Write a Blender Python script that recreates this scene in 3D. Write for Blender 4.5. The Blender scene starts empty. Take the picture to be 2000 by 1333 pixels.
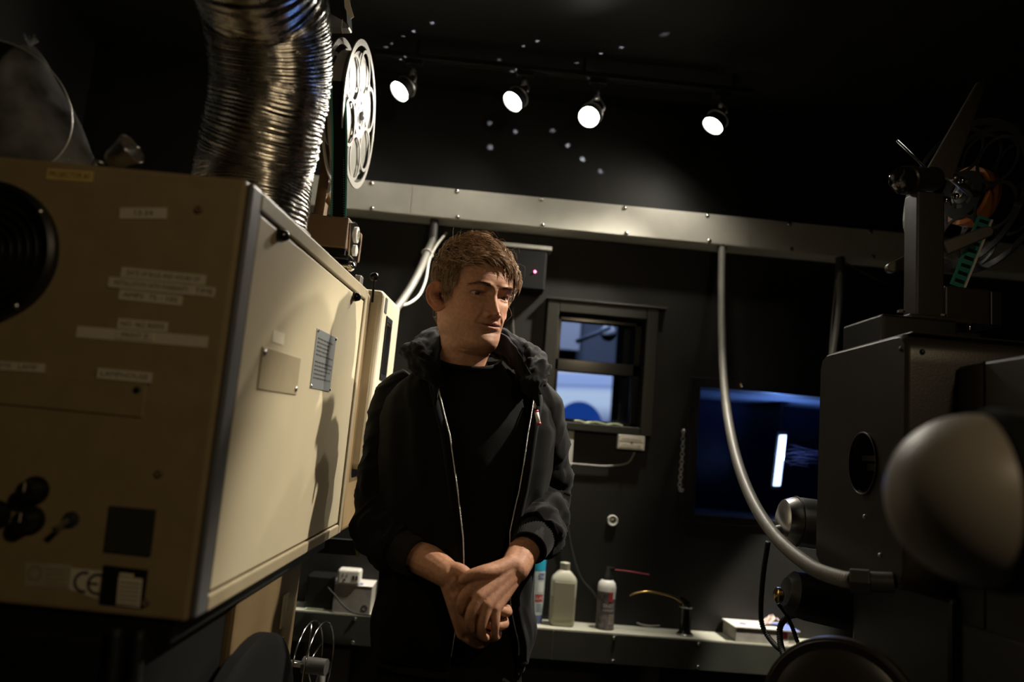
import bpy, bmesh, math, random
import numpy as np
from mathutils import Matrix, Vector, noise as mnoise

random.seed(7); np.random.seed(7)
SC = bpy.context.scene
COL = SC.collection
rad = math.radians

# ------------------------------------------------------------------ camera
FPX, CX, CY = 1555.0, 1000.0, 666.5          # 28 mm lens on a 36 mm sensor, 2000 x 1333 frame
CAM = np.array([0.0, 0.0, 1.32])
_y, _p, _r = rad(2.6), rad(8.2), rad(4.75)   # yaw to the right, pitch up, roll
FW = np.array([math.sin(_y) * math.cos(_p), math.cos(_y) * math.cos(_p), math.sin(_p)])
_r0 = np.array([math.cos(_y), -math.sin(_y), 0.0]); _u0 = np.cross(_r0, FW)
RT = math.cos(_r) * _r0 + math.sin(_r) * _u0
UP = -math.sin(_r) * _r0 + math.cos(_r) * _u0
cd = bpy.data.cameras.new('camera'); cam = bpy.data.objects.new('camera', cd); COL.objects.link(cam)
cam.matrix_world = Matrix([[RT[i], UP[i], -FW[i], CAM[i]] for i in range(3)] + [[0, 0, 0, 1]])
cd.sensor_width = 36.0; cd.lens = 36.0 * FPX / 2000.0; cd.clip_start = 0.02; cd.clip_end = 60
cd.dof.use_dof = True; cd.dof.focus_distance = 1.72; cd.dof.aperture_fstop = 2.2
SC.camera = cam
SC.view_settings.view_transform = 'Standard'; SC.view_settings.look = 'None'
SC.view_settings.gamma = 1.0; SC.view_settings.exposure = 0.0
SC.view_settings.use_curve_mapping = False

# ------------------------------------------------------------------ world and room lights
wd = bpy.data.worlds.new('world'); SC.world = wd; wd.use_nodes = True
wd.node_tree.nodes['Background'].inputs[0].default_value = (0.75, 0.85, 1.0, 1)
wd.node_tree.nodes['Background'].inputs[1].default_value = 0.0

def light(name, kind, loc, energy, color, target=None, **k):
    ld = bpy.data.lights.new(name, kind); ld.energy = energy; ld.color = color
    o = bpy.data.objects.new(name, ld); COL.objects.link(o); o.location = loc
    for a, v in k.items(): setattr(ld, a, v)
    if target is not None:
        o.rotation_euler = (Vector(target) - Vector(loc)).to_track_quat('-Z', 'Y').to_euler()
    return o

WARM = (1.0, 0.78, 0.48); LAMP = (1.0, 0.92, 0.78)
# the booth goes on behind the camera: its own ceiling lamp, and a further track spot over the shelf at the right
light('ceiling_lamp_light', 'SPOT', (0.9, -0.7, 2.35), 25, WARM, (-0.2, 1.1, 1.35), spot_size=rad(88), spot_blend=0.8, shadow_soft_size=0.09)
light('side_spot_light', 'SPOT', (1.25, 1.74, 2.68), 250, LAMP, (0.04, 1.62, 1.38), spot_size=rad(32), spot_blend=0.6, shadow_soft_size=0.025)  # unseen key spot added to brighten the man, no fixture
light('side_spot_light', 'SPOT', (1.85, 2.25, 2.7), 420, LAMP, (1.16, 2.87, 0.80), spot_size=rad(15), spot_blend=0.5, shadow_soft_size=0.025)
light('auditorium_light', 'AREA', (0.6, 4.6, 3.3), 32, (0.55, 0.68, 1.0), (0.9, 6.2, 2.2), size=0.5)

# ------------------------------------------------------------------ measuring: a pixel seen on a known plane, as a point
def ray(u, v): return FW + (u - CX) / FPX * RT - (v - CY) / FPX * UP
def at(u, v, d=None, x=None, y=None, z=None):
    r = ray(u, v)
    if d is not None: t = d
    elif y is not None: t = (y - CAM[1]) / r[1]
    elif x is not None: t = (x - CAM[0]) / r[0]
    else: t = (z - CAM[2]) / r[2]
    return CAM + t * r
def rotm(a, t=0.0, r=0.0):
    ca, sa = math.cos(a), math.sin(a); Z = np.array([[ca, -sa, 0], [sa, ca, 0], [0, 0, 1]])
    ct, st = math.cos(t), math.sin(t); X = np.array([[1, 0, 0], [0, ct, -st], [0, st, ct]])
    cr, sr = math.cos(r), math.sin(r); Y = np.array([[cr, 0, sr], [0, 1, 0], [-sr, 0, cr]])
    return Z @ X @ Y

# ------------------------------------------------------------------ materials
def mat(name, color, rough=0.5, metal=0.0, var=0.0, vscale=8.0, bump=0.0, bscale=200.0, spec=0.5, coat=0.0, sheen=0.0,
        trans=0.0, emit=None, estr=0.0, sss=0.0, color2=None, rvar=0.0, ior=1.45, alpha=1.0):
    m = bpy.data.materials.new(name); m.use_nodes = True
    nt = m.node_tree; b = nt.nodes['Principled BSDF']; I = b.inputs
    c = (*color, 1.0); I['Base Color'].default_value = c
    I['Roughness'].default_value = rough; I['Metallic'].default_value = metal; I['IOR'].default_value = ior
    I['Specular IOR Level'].default_value = spec
    if coat: I['Coat Weight'].default_value = coat
    if sheen: I['Sheen Weight'].default_value = sheen; I['Sheen Roughness'].default_value = 0.5
    if trans: I['Transmission Weight'].default_value = trans
    if alpha < 1: I['Alpha'].default_value = alpha
    if sss: I['Subsurface Weight'].default_value = sss; I['Subsurface Radius'].default_value = (0.008, 0.003, 0.0015); I['Subsurface Scale'].default_value = 1.0
    if emit: I['Emission Color'].default_value = (*emit, 1); I['Emission Strength'].default_value = estr
    tc = nt.nodes.new('ShaderNodeTexCoord')
    if var or color2:
        n = nt.nodes.new('ShaderNodeTexNoise'); n.inputs['Scale'].default_value = vscale; n.inputs['Detail'].default_value = 6
        nt.links.new(tc.outputs['Object'], n.inputs['Vector'])
        r = nt.nodes.new('ShaderNodeValToRGB'); r.color_ramp.elements[0].position = 0.35; r.color_ramp.elements[1].position = 0.65
        c2 = color2 if color2 else tuple(min(1, x * (1 + var)) for x in color)
        c1 = color if color2 else tuple(x * (1 - var) for x in color)
        r.color_ramp.elements[0].color = (*c1, 1); r.color_ramp.elements[1].color = (*c2, 1)
        nt.links.new(n.outputs['Fac'], r.inputs['Fac']); nt.links.new(r.outputs['Color'], I['Base Color'])
    if rvar:
        n3 = nt.nodes.new('ShaderNodeTexNoise'); n3.inputs['Scale'].default_value = vscale * 3; n3.inputs['Detail'].default_value = 4
        nt.links.new(tc.outputs['Object'], n3.inputs['Vector'])
        mr = nt.nodes.new('ShaderNodeMapRange'); mr.inputs['To Min'].default_value = max(0.02, rough - rvar); mr.inputs['To Max'].default_value = min(1, rough + rvar)
        nt.links.new(n3.outputs['Fac'], mr.inputs['Value']); nt.links.new(mr.outputs['Result'], I['Roughness'])
    if bump:
        n2 = nt.nodes.new('ShaderNodeTexNoise'); n2.inputs['Scale'].default_value = bscale; n2.inputs['Detail'].default_value = 3
        nt.links.new(tc.outputs['Object'], n2.inputs['Vector'])
        bp = nt.nodes.new('ShaderNodeBump'); bp.inputs['Strength'].default_value = bump; bp.inputs['Distance'].default_value = 0.001
        nt.links.new(n2.outputs['Fac'], bp.inputs['Height']); nt.links.new(bp.outputs['Normal'], I['Normal'])
    return m

M = {}
M['wall'] = mat('black_wall_paint', (0.0075, 0.0072, 0.0058), 0.55, var=0.25, vscale=3, bump=0.25, bscale=90)
M['ceil'] = mat('black_ceiling_paint', (0.016, 0.015, 0.014), 0.5, var=0.2, vscale=4, bump=0.3, bscale=60)
M['floor'] = mat('dark_floor', (0.03, 0.027, 0.025), 0.6, var=0.3, vscale=6)
M['beige'] = mat('beige_hammered_enamel', (0.30, 0.225, 0.115), 0.42, var=0.05, vscale=30, bump=0.25, bscale=420)
M['beigedoor'] = mat('pale_beige_enamel', (0.50, 0.43, 0.29), 0.40, var=0.05, vscale=5, bump=0.2, bscale=420)
M['beigeframe'] = mat('beige_frame_enamel', (0.33, 0.27, 0.17), 0.42, var=0.06, vscale=12, bump=0.2, bscale=420)
M['brown'] = mat('brown_enamel', (0.16, 0.10, 0.055), 0.38, var=0.08, vscale=10, bump=0.2, bscale=300)
M['greytrim'] = mat('grey_corner_trim', (0.20, 0.20, 0.205), 0.38, 0.5)
M['ochre'] = mat('ochre_enamel', (0.17, 0.115, 0.055), 0.45, var=0.1, vscale=12, bump=0.2, bscale=420)
M['cream'] = mat('cream_enamel', (0.72, 0.64, 0.47), 0.35, var=0.03, vscale=12)
M['black'] = mat('black_satin', (0.010, 0.010, 0.010), 0.38)
M['blackgloss'] = mat('black_gloss', (0.008, 0.008, 0.008), 0.12)
M['blackmatte'] = mat('black_matte', (0.006, 0.006, 0.006), 0.8, spec=0.2)
M['rubber'] = mat('black_rubber', (0.010, 0.010, 0.010), 0.6)
M['chrome'] = mat('chrome', (0.75, 0.73, 0.70), 0.12, 1.0)
M['steel'] = mat('brushed_steel', (0.52, 0.51, 0.49), 0.32, 1.0, bump=0.15, bscale=300)
M['alu'] = mat('duct_aluminium', (0.61, 0.585, 0.545), 0.27, 1.0, rvar=0.12, vscale=18, bump=0.35, bscale=55)
M['plate'] = mat('etched_plate', (0.40, 0.42, 0.42), 0.4, 0.7)
M['ink'] = mat('black_ink', (0.025, 0.022, 0.02), 0.7)
M['tape'] = mat('white_label_tape', (0.62, 0.55, 0.42), 0.6, var=0.05)
M['tapey'] = mat('yellow_label', (0.62, 0.45, 0.14), 0.6)
M['trunk'] = mat('grey_trunking_paint', (0.47, 0.46, 0.40), 0.45, var=0.05, vscale=14, bump=0.1, bscale=300)
M['trunklow_shaded'] = mat('grey_green_trunking_shaded', (0.045, 0.047, 0.037), 0.5, var=0.12, vscale=8, bump=0.1)  # shelf trunking paint with the shade of the front put into the colour
M['trunklow_lit'] = mat('grey_green_trunking_lit', (0.45, 0.45, 0.37), 0.5, var=0.08, vscale=10)  # same paint, paler copy with the lamplight on the top put into the colour
M['arm'] = mat('taupe_arm_enamel', (0.085, 0.068, 0.052), 0.4, var=0.06)
M['conduit'] = mat('grey_conduit', (0.23, 0.22, 0.195), 0.42, var=0.05)
M['conduitdark'] = mat('dark_fitting', (0.05, 0.048, 0.045), 0.45, 0.3)
M['whiteplastic'] = mat('white_plastic', (0.72, 0.70, 0.63), 0.4)
M['taupe'] = mat('taupe_hammered_enamel', (0.027, 0.021, 0.0155), 0.36, var=0.06, vscale=10, bump=0.2, bscale=350)
M['taupedark'] = mat('dark_taupe_enamel', (0.020, 0.0165, 0.013), 0.4, var=0.06, vscale=10, bump=0.2, bscale=350)
M['globe'] = mat('frosted_globe', (0.26, 0.23, 0.195), 0.45, sss=0.0)
M['reelmetal'] = mat('painted_reel_metal', (0.36, 0.345, 0.315), 0.4, 0.35)
M['filmpack'] = mat('wound_film', (0.34, 0.33, 0.29), 0.32, 0.4, var=0.08, vscale=4)
M['film'] = mat('black_film', (0.012, 0.012, 0.014), 0.15)
M['teal'] = mat('teal_film_edge', (0.05, 0.30, 0.24), 0.3)
M['tealcap'] = mat('teal_plastic_cap', (0.03, 0.36, 0.55), 0.35)
M['orange'] = mat('orange_reel_core', (0.75, 0.27, 0.06), 0.5)
M['reddot'] = mat('red_led', (0.8, 0.05, 0.15), 0.3, emit=(1.0, 0.10, 0.22), estr=14)
M['lens'] = mat('lit_lamp_lens', (1, 1, 1), 0.3, emit=(1.0, 0.96, 0.86), estr=55)
M['bar'] = mat('lit_light_bar', (1, 1, 1), 0.3, emit=(0.82, 0.90, 1.0), estr=3.2)
M['glass'] = None
M['wrap'] = None
M['bottle'] = mat('milky_plastic', (0.46, 0.45, 0.36), 0.4)
M['bottlefill'] = mat('milky_plastic_filled', (0.31, 0.30, 0.21), 0.4)
M['paper'] = mat('paper_white', (0.75, 0.70, 0.66), 0.6, var=0.05, vscale=20)
M['card'] = mat('grey_carton', (0.32, 0.30, 0.26), 0.6, var=0.15, vscale=20)
M['blueprint'] = mat('blue_print', (0.10, 0.13, 0.30), 0.5)
M['bluecover'] = mat('blue_cover', (0.20, 0.28, 0.75), 0.45)
M['redprint'] = mat('red_print', (0.40, 0.05, 0.05), 0.45)
M['brass'] = mat('brass', (0.62, 0.42, 0.15), 0.22, 1.0)
M['straw'] = mat('red_straw', (0.42, 0.07, 0.10), 0.4)
M['can'] = mat('dark_can_print', (0.07, 0.06, 0.06), 0.28, 0.3, color2=(0.20, 0.18, 0.17), vscale=45)
M['canlight'] = mat('pale_can_print', (0.45, 0.52, 0.50), 0.35, 0.2)
M['offwhite'] = mat('off_white_metal', (0.72, 0.72, 0.68), 0.25)
M['cloth'] = mat('black_cotton_fleece', (0.0034, 0.0030, 0.0028), 0.9, spec=0.12, sheen=0.035, bump=0.6, bscale=900)
M['rib'] = mat('black_ribbed_cuff', (0.009, 0.0082, 0.0075), 0.9, spec=0.15, sheen=0.06, bump=0.6, bscale=700)
M['tee'] = mat('black_tee_cotton', (0.005, 0.0048, 0.0048), 0.9, spec=0.15, sheen=0.03, bump=0.5, bscale=800)
M['jeans'] = mat('charcoal_trousers', (0.008, 0.0075, 0.007), 0.9, spec=0.15, bump=0.6, bscale=700, var=0.3, vscale=30)
M['zip'] = mat('silver_zip', (0.62, 0.60, 0.58), 0.3, 1.0)
M['shoe'] = mat('black_shoe', (0.012, 0.012, 0.012), 0.5)

def node_mat(name):
    m = bpy.data.materials.new(name); m.use_nodes = True; nt = m.node_tree
    for n in list(nt.nodes): nt.nodes.remove(n)
    out = nt.nodes.new('ShaderNodeOutputMaterial')
    return m, nt, out
def glass_mat(name, tint, refl=0.10, scratches=False):
    m, nt, out = node_mat(name)
    tr = nt.nodes.new('ShaderNodeBsdfTransparent'); tr.inputs[0].default_value = (*tint, 1)
    gl = nt.nodes.new('ShaderNodeBsdfGlossy'); gl.inputs['Roughness'].default_value = 0.03; gl.inputs[0].default_value = (0.9, 0.9, 0.9, 1)
    mx = nt.nodes.new('ShaderNodeMixShader'); mx.inputs[0].default_value = refl
    nt.links.new(tr.outputs[0], mx.inputs[1]); nt.links.new(gl.outputs[0], mx.inputs[2]); nt.links.new(mx.outputs[0], out.inputs[0])
    return m
M['glass'] = glass_mat('port_glass', (0.80, 0.84, 0.88), 0.05)
def wrap_mat():
    m, nt, out = node_mat('clear_plastic_wrap')
    tr = nt.nodes.new('ShaderNodeBsdfTransparent'); tr.inputs[0].default_value = (0.9, 0.9, 0.9, 1)
    df = nt.nodes.new('ShaderNodeBsdfPrincipled'); df.inputs['Base Color'].default_value = (0.7, 0.7, 0.7, 1); df.inputs['Roughness'].default_value = 0.25
    n = nt.nodes.new('ShaderNodeTexNoise'); n.inputs['Scale'].default_value = 14; n.inputs['Detail'].default_value = 5
    tc = nt.nodes.new('ShaderNodeTexCoord'); nt.links.new(tc.outputs['Object'], n.inputs['Vector'])
    r = nt.nodes.new('ShaderNodeMapRange'); r.inputs['From Min'].default_value = 0.35; r.inputs['From Max'].default_value = 0.8; r.inputs['To Min'].default_value = 0.03; r.inputs['To Max'].default_value = 0.35
    nt.links.new(n.outputs['Fac'], r.inputs['Value'])
    mx = nt.nodes.new('ShaderNodeMixShader'); nt.links.new(r.outputs['Result'], mx.inputs[0])
    nt.links.new(tr.outputs[0], mx.inputs[1]); nt.links.new(df.outputs[0], mx.inputs[2]); nt.links.new(mx.outputs[0], out.inputs[0])
    return m
M['wrap'] = wrap_mat()

# ------------------------------------------------------------------ mesh building
def basis(axis):
    a = np.array(axis, float); a /= np.linalg.norm(a)
    h = np.array([0, 0, 1.0]) if abs(a[2]) < 0.9 else np.array([1.0, 0, 0])
    u = np.cross(h, a); u /= np.linalg.norm(u); return u, np.cross(a, u), a

class MB:
    """collects shapes; build() links them as ONE mesh object"""
    def __init__(s): s.v = []; s.f = []
    def add(s, vs, fs):
        o = len(s.v); s.v.extend([tuple(map(float, p)) for p in vs]); s.f.extend([tuple(i + o for i in f) for f in fs]); return s
    def box(s, a, b):
        (x0, y0, z0), (x1, y1, z1) = a, b
        return s.add([(x0, y0, z0), (x1, y0, z0), (x1, y1, z0), (x0, y1, z0), (x0, y0, z1), (x1, y0, z1), (x1, y1, z1), (x0, y1, z1)],
                     [(0, 3, 2, 1), (4, 5, 6, 7), (0, 1, 5, 4), (1, 2, 6, 5), (2, 3, 7, 6), (3, 0, 4, 7)])
    def obox(s, c, ax, ay, az, size):
        c = np.array(c, float); ax, ay, az = [np.array(q, float) for q in (ax, ay, az)]; h = np.array(size, float) / 2
        P = [c + i * h[0] * ax + j * h[1] * ay + k * h[2] * az for k in (-1, 1) for i, j in ((-1, -1), (1, -1), (1, 1), (-1, 1))]
        return s.add(P, [(0, 3, 2, 1), (4, 5, 6, 7), (0, 1, 5, 4), (1, 2, 6, 5), (2, 3, 7, 6), (3, 0, 4, 7)])
    def loft(s, rings, closed=True, cap0=True, cap1=True):
        n = len(rings[0]); vs = [p for r in rings for p in r]; fs = []
        m = n if closed else n - 1
        for i in range(len(rings) - 1):
            for j in range(m):
                k = (j + 1) % n
                fs.append((i * n + j, i * n + k, (i + 1) * n + k, (i + 1) * n + j))
        if closed and cap0: fs.append(tuple(range(n - 1, -1, -1)))
        if closed and cap1: fs.append(tuple((len(rings) - 1) * n + j for j in range(n)))
        return s.add(vs, fs)
    def cyl(s, p0, p1, r0, r1=None, n=24):
        r1 = r0 if r1 is None else r1; p0 = np.array(p0, float); p1 = np.array(p1, float); u, v, a = basis(p1 - p0)
        ring = lambda p, r: [p + r * (math.cos(2 * math.pi * k / n) * u + math.sin(2 * math.pi * k / n) * v) for k in range(n)]
        return s.loft([ring(p0, r0), ring(p1, r1)])
    def lathe(s, c, axis, prof, n=32, cap0=True, cap1=True):
        c = np.array(c, float); u, v, a = basis(axis)
        return s.loft([[c + h * a + r * (math.cos(2 * math.pi * k / n) * u + math.sin(2 * math.pi * k / n) * v) for k in range(n)] for r, h in prof], cap0=cap0, cap1=cap1)
    def tube(s, path, r, n=12, rfun=None):
        P = [np.array(p, float) for p in path]; rings = []
        u = None
        for i, p in enumerate(P):
            t = P[min(i + 1, len(P) - 1)] - P[max(i - 1, 0)]; t = t / (np.linalg.norm(t) + 1e-12)
            if u is None: u, v, _ = basis(t)
            else:
                u = u - t * (u @ t); u /= np.linalg.norm(u); v = np.cross(t, u)
            rr = rfun(i) if rfun else r
            rings.append([p + rr * (math.cos(2 * math.pi * k / n) * u + math.sin(2 * math.pi * k / n) * v) for k in range(n)])
        return s.loft(rings)
    def torus(s, c, axis, R, r, n=40, m=10, a0=0.0, a1=2 * math.pi):
        c = np.array(c, float); u, v, a = basis(axis); full = abs(a1 - a0 - 2 * math.pi) < 1e-6
        rings = []
        for i in range(n if full else n + 1):
            th = a0 + (a1 - a0) * i / n; d = math.cos(th) * u + math.sin(th) * v
            rings.append([c + (R + r * math.cos(2 * math.pi * k / m)) * d + r * math.sin(2 * math.pi * k / m) * a for k in range(m)])
        if full: rings.append(rings[0]); return s.loft(rings, cap0=False, cap1=False)
        return s.loft(rings)
    def sphere(s, c, r, n=24, m=14, sc=(1, 1, 1)):
        c = np.array(c, float); rings = []
        for i in range(m + 1):
            ph = -math.pi / 2 + math.pi * i / m; rr = max(math.cos(ph), 1e-4)
            rings.append([c + r * np.array([rr * math.cos(2 * math.pi * k / n) * sc[0], rr * math.sin(2 * math.pi * k / n) * sc[1], math.sin(ph) * sc[2]]) for k in range(n)])
        return s.loft(rings)
    def prism(s, poly, off):
        off = np.array(off, float); a = [np.array(p, float) for p in poly]
        return s.loft([a, [p + off for p in a]])
    def annulus(s, c, axis, r0, r1, th, n=48):
        return s.lathe(c, axis, [(r0, -th / 2), (r1, -th / 2), (r1, th / 2), (r0, th / 2), (r0, -th / 2)], n, False, False)
    def build(s, name, m, parent=None, smooth=False, bevel=0.0, frame=None, seg=2, solid=0.0, sub=0):
        vs = np.array(s.v, float)
        if frame is not None: vs = vs @ frame[0].T + frame[1]
        if parent is not None:
            R = parent.get('_root') or parent.name
            inv = ROOTINV.get(R)
            if inv is not None: vs = vs @ inv[0].T + inv[1]
        me = bpy.data.meshes.new(name); me.from_pydata(vs.tolist(), [], s.f); me.validate(); me.update()
        bm = bmesh.new(); bm.from_mesh(me); bmesh.ops.recalc_face_normals(bm, faces=bm.faces); bm.to_mesh(me); bm.free()
        return link(name, me, m, parent, smooth, bevel, seg, solid, sub)
ROOTINV = {}
def link(name, me, m, parent=None, smooth=False, bevel=0.0, seg=2, solid=0.0, sub=0):
    o = bpy.data.objects.new(name, me); COL.objects.link(o)
    if m is not None: me.materials.append(M[m] if isinstance(m, str) else m)
    if parent is not None:
        o.parent = parent; o['_root'] = parent.get('_root') or parent.name
    if smooth: 
        for p in me.polygons: p.use_smooth = True
        if smooth == 'auto':
            me.set_sharp_from_angle(angle=rad(40))
    if solid:
        md = o.modifiers.new('solid', 'SOLIDIFY'); md.thickness = solid; md.offset = 0
    if bevel:
        md = o.modifiers.new('bevel', 'BEVEL'); md.width = bevel; md.segments = seg; md.limit_method = 'ANGLE'; md.angle_limit = rad(35)
    if sub:
        md = o.modifiers.new('sub', 'SUBSURF'); md.levels = sub; md.render_levels = sub
    return o
def tag(o, label=None, cat=None, group=None, kind=None):
    if label: o['label'] = label
    if cat: o['category'] = cat
    if group: o['group'] = group
    if kind: o['kind'] = kind
    return o
def thing(name, label, cat, loc=(0, 0, 0), rot=None, group=None):
    o = bpy.data.objects.new(name, None); COL.objects.link(o); o.empty_display_size = 0.05
    Rm = np.eye(3) if rot is None else rot; loc = np.array(loc, float)
    o.matrix_world = Matrix([[*Rm[i], loc[i]] for i in range(3)] + [[0, 0, 0, 1]])
    ROOTINV[o.name] = (Rm.T, -Rm.T @ loc)
    return tag(o, label, cat, group)
def struct(o): o['kind'] = 'structure'; return o
def settle(o, base=None):
    """a thing that is one mesh gets its origin at its base"""
    vs = np.array([v.co for v in o.data.vertices]); b = np.array([(vs[:, 0].min() + vs[:, 0].max()) / 2, (vs[:, 1].min() + vs[:, 1].max()) / 2, vs[:, 2].min()]) if base is None else np.array(base)
    o.data.transform(Matrix.Translation(-Vector(b))); o.location = Vector(b); return o
def catmull(pts, k=8):
    P = [np.array(p, float) for p in pts]; P = [2 * P[0] - P[1]] + P + [2 * P[-1] - P[-2]]; out = []
    for i in range(1, len(P) - 2):
        for j in range(k):
            t = j / k; a, b, c, d = P[i - 1], P[i], P[i + 1], P[i + 2]
            out.append(0.5 * (2 * b + (c - a) * t + (2 * a - 5 * b + 4 * c - d) * t * t + (3 * b - a - 3 * c + d) * t ** 3))
    out.append(P[-2]); return out
def interp(tab, z):
    xs = [r[0] for r in tab]; return [float(np.interp(z, xs, [r[i] for r in tab])) for i in range(1, len(tab[0]))]
_txt = {}
def text_mb(body, size, origin, right, up, normal, depth=0.0003, align='CENTER', fit=None):
    key = (body, align)
    if key not in _txt:
        cu = bpy.data.curves.new('lettering', 'FONT'); cu.body = body; cu.size = 1.0; cu.align_x = align; cu.align_y = 'CENTER'; cu.resolution_u = 2
        ob = bpy.data.objects.new('lettering_tmp', cu); COL.objects.link(ob)
        bpy.context.view_layer.update()
        me = bpy.data.meshes.new_from_object(ob.evaluated_get(bpy.context.evaluated_depsgraph_get()))
        _txt[key] = ([tuple(v.co) for v in me.vertices], [tuple(p.vertices) for p in me.polygons])
        bpy.data.objects.remove(ob); bpy.data.curves.remove(cu); bpy.data.meshes.remove(me)
    vs, fs = _txt[key]; o = np.array(origin, float); r, u, n = [np.array(q, float) for q in (right, up, normal)]
    sx = size
    if fit and vs:
        w = max(v[0] for v in vs) - min(v[0] for v in vs); sx = min(size * 1.3, fit / max(w, 1e-6))
    mb = MB(); mb.add([o + r * v[0] * sx + u * v[1] * size + n * depth for v in vs], fs)
    return mb
# ------------------------------------------------------------------ the booth
YW = 2.95; ZC = 2.76; XL, XR, YB = -1.55, 2.15, -2.2
W1 = (0.30, 0.632, 1.462, 1.868)          # viewing port opening: x0, x1, z0, z1
W2 = (0.855, 1.62, 1.165, 1.635)          # projection port opening
REC = 3.45                                # back of the deep projection port
def wall_with_holes(y0, y1, holes, x0, x1, z1):
    mb = MB(); xs = sorted([x0, x1] + [h[0] for h in holes] + [h[1] for h in holes]); zs = sorted([0, z1] + [h[2] for h in holes] + [h[3] for h in holes])
    for i in range(len(xs) - 1):
        for k in range(len(zs) - 1):
            cx, cz = (xs[i] + xs[i + 1]) / 2, (zs[k] + zs[k + 1]) / 2
            if any(h[0] < cx < h[1] and h[2] < cz < h[3] for h in holes): continue
            mb.box((xs[i], y0, zs[k]), (xs[i + 1], y1, zs[k + 1]))
    return mb
struct(wall_with_holes(YW, YW + 0.10, [W1, W2], XL - 0.1, XR + 0.1, ZC).build('wall_front', 'wall'))
struct(MB().box((XL - 0.1, YB, 0), (XL, YW, ZC)).build('wall_left', 'wall'))
struct(MB().box((XR, YB, 0), (XR + 0.1, YW, ZC)).build('wall_right', 'wall'))
struct(MB().box((XL - 0.1, YB - 0.1, 0), (XR + 0.1, YB, ZC)).build('wall_rear', 'wall'))
struct(MB().box((XL - 0.1, YB - 0.1, -0.1), (XR + 0.1, YW + 0.1, 0)).build('floor', 'floor'))
struct(MB().box((XL - 0.1, YB - 0.1, ZC), (XR + 0.1, YW + 0.1, ZC + 0.1)).build('ceiling', 'ceil'))

# window_1: viewing port with a sash bar, two panes and a heavy wooden surround
M['portframe'] = mat('olive_black_frame_paint', (0.012, 0.0115, 0.008), 0.45, bump=0.2, bscale=80)
w1 = struct(MB().box((W1[0] - 0.045, YW - 0.030, W1[2] - 0.03), (W1[0], YW + 0.0, W1[3] + 0.045))
            .box((W1[1], YW - 0.030, W1[2] - 0.03), (W1[1] + 0.045, YW, W1[3] + 0.045))
            .box((W1[0], YW - 0.030, W1[3]), (W1[1], YW, W1[3] + 0.045))
            .box((W1[0], YW - 0.030, W1[2] - 0.03), (W1[1], YW, W1[2])).build('window_1', 'portframe', bevel=0.003))
MB().box((W1[0] - 0.05, YW - 0.036, W1[3] + 0.045), (W1[1] + 0.075, YW, W1[3] + 0.052)).build('head_trim', 'portframe', w1, bevel=0.001)
zm = 1.655
MB().box((W1[0], YW + 0.03, W1[2]), (W1[0] + 0.018, YW + 0.07, W1[3])).box((W1[1] - 0.03, YW + 0.03, W1[2]), (W1[1], YW + 0.07, W1[3])) \
    .box((W1[0], YW + 0.03, W1[3] - 0.02), (W1[1], YW + 0.07, W1[3])).box((W1[0], YW + 0.03, W1[2]), (W1[1], YW + 0.07, W1[2] + 0.015)) \
    .box((W1[0], YW + 0.03, zm), (W1[1], YW + 0.07, zm + 0.045)).build('sash', 'blackgloss', w1, bevel=0.002)
MB().box((W1[1] - 0.068, YW + 0.072, W1[2]), (W1[1] - 0.034, YW + 0.10, W1[3])).build('inner_stile', 'blackgloss', w1, bevel=0.004)
tl = np.array([0, math.sin(rad(7)), math.cos(rad(7))]); tn = np.array([0, math.cos(rad(7)), -math.sin(rad(7))])     # the upper light is hung tilted
MB().obox(((W1[0] + W1[1]) / 2 - 0.006, YW + 0.05, (zm + W1[3] + 0.025) / 2), (1, 0, 0), tn, tl, (W1[1] - W1[0] - 0.048, 0.004, W1[3] - zm - 0.066)).build('pane', 'glass', w1)
MB().box((W1[0] + 0.018, YW + 0.05, W1[2] + 0.015), (W1[1] - 0.03, YW + 0.054, zm)).build('pane', 'glass', w1)

# window_2: deep projection port lined in blued metal
M['portblue'] = mat('port_lining_paint', (0.10, 0.11, 0.13), 0.42, bump=0.1, bscale=100)
a, b, c, d = W2
w2 = struct(MB().box((a - 0.04, YW - 0.012, c - 0.03), (a, YW, d + 0.035)).box((b, YW - 0.012, c - 0.03), (b + 0.04, YW, d + 0.035))
            .box((a, YW - 0.012, d), (b, YW, d + 0.035)).box((a, YW - 0.012, c - 0.03), (b, YW, c)).build('window_2', 'black', bevel=0.002))
MB().box((a - 0.02, YW + 0.1, d), (b + 0.02, REC, d + 0.02)).build('port_lining_top', 'portblue', w2)
MB().box((a - 0.02, YW + 0.1, c - 0.02), (b + 0.02, REC, c)).build('port_lining_sill', 'portblue', w2)
MB().box((a - 0.02, YW + 0.1, c - 0.02), (a, REC, d + 0.02)).build('port_lining_side', 'black', w2)
MB().box((b, YW + 0.1, c - 0.02), (b + 0.02, REC, d + 0.02)).build('port_lining_side', 'black', w2)
M['portdark'] = mat('dark_port_back', (0.008, 0.012, 0.03), 0.25)
MB().box((a - 0.02, REC, c - 0.02), (b + 0.02, REC + 0.02, d + 0.02)).build('port_shutter', 'portdark', w2)
def scratched_glass():
    m, nt, out = node_mat('scratched_port_glass')
    tr = nt.nodes.new('ShaderNodeBsdfTransparent'); tr.inputs[0].default_value = (0.72, 0.80, 0.95, 1)
    gl = nt.nodes.new('ShaderNodeBsdfGlossy'); gl.inputs['Roughness'].default_value = 0.05
    mx = nt.nodes.new('ShaderNodeMixShader'); mx.inputs[0].default_value = 0.04
    nt.links.new(tr.outputs[0], mx.inputs[1]); nt.links.new(gl.outputs[0], mx.inputs[2]); nt.links.new(mx.outputs[0], out.inputs[0]); return m
M['glass2'] = scratched_glass()
MB().box((a, YW + 0.035, c), (b, YW + 0.04, d)).build('pane', 'glass2', w2)
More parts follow.
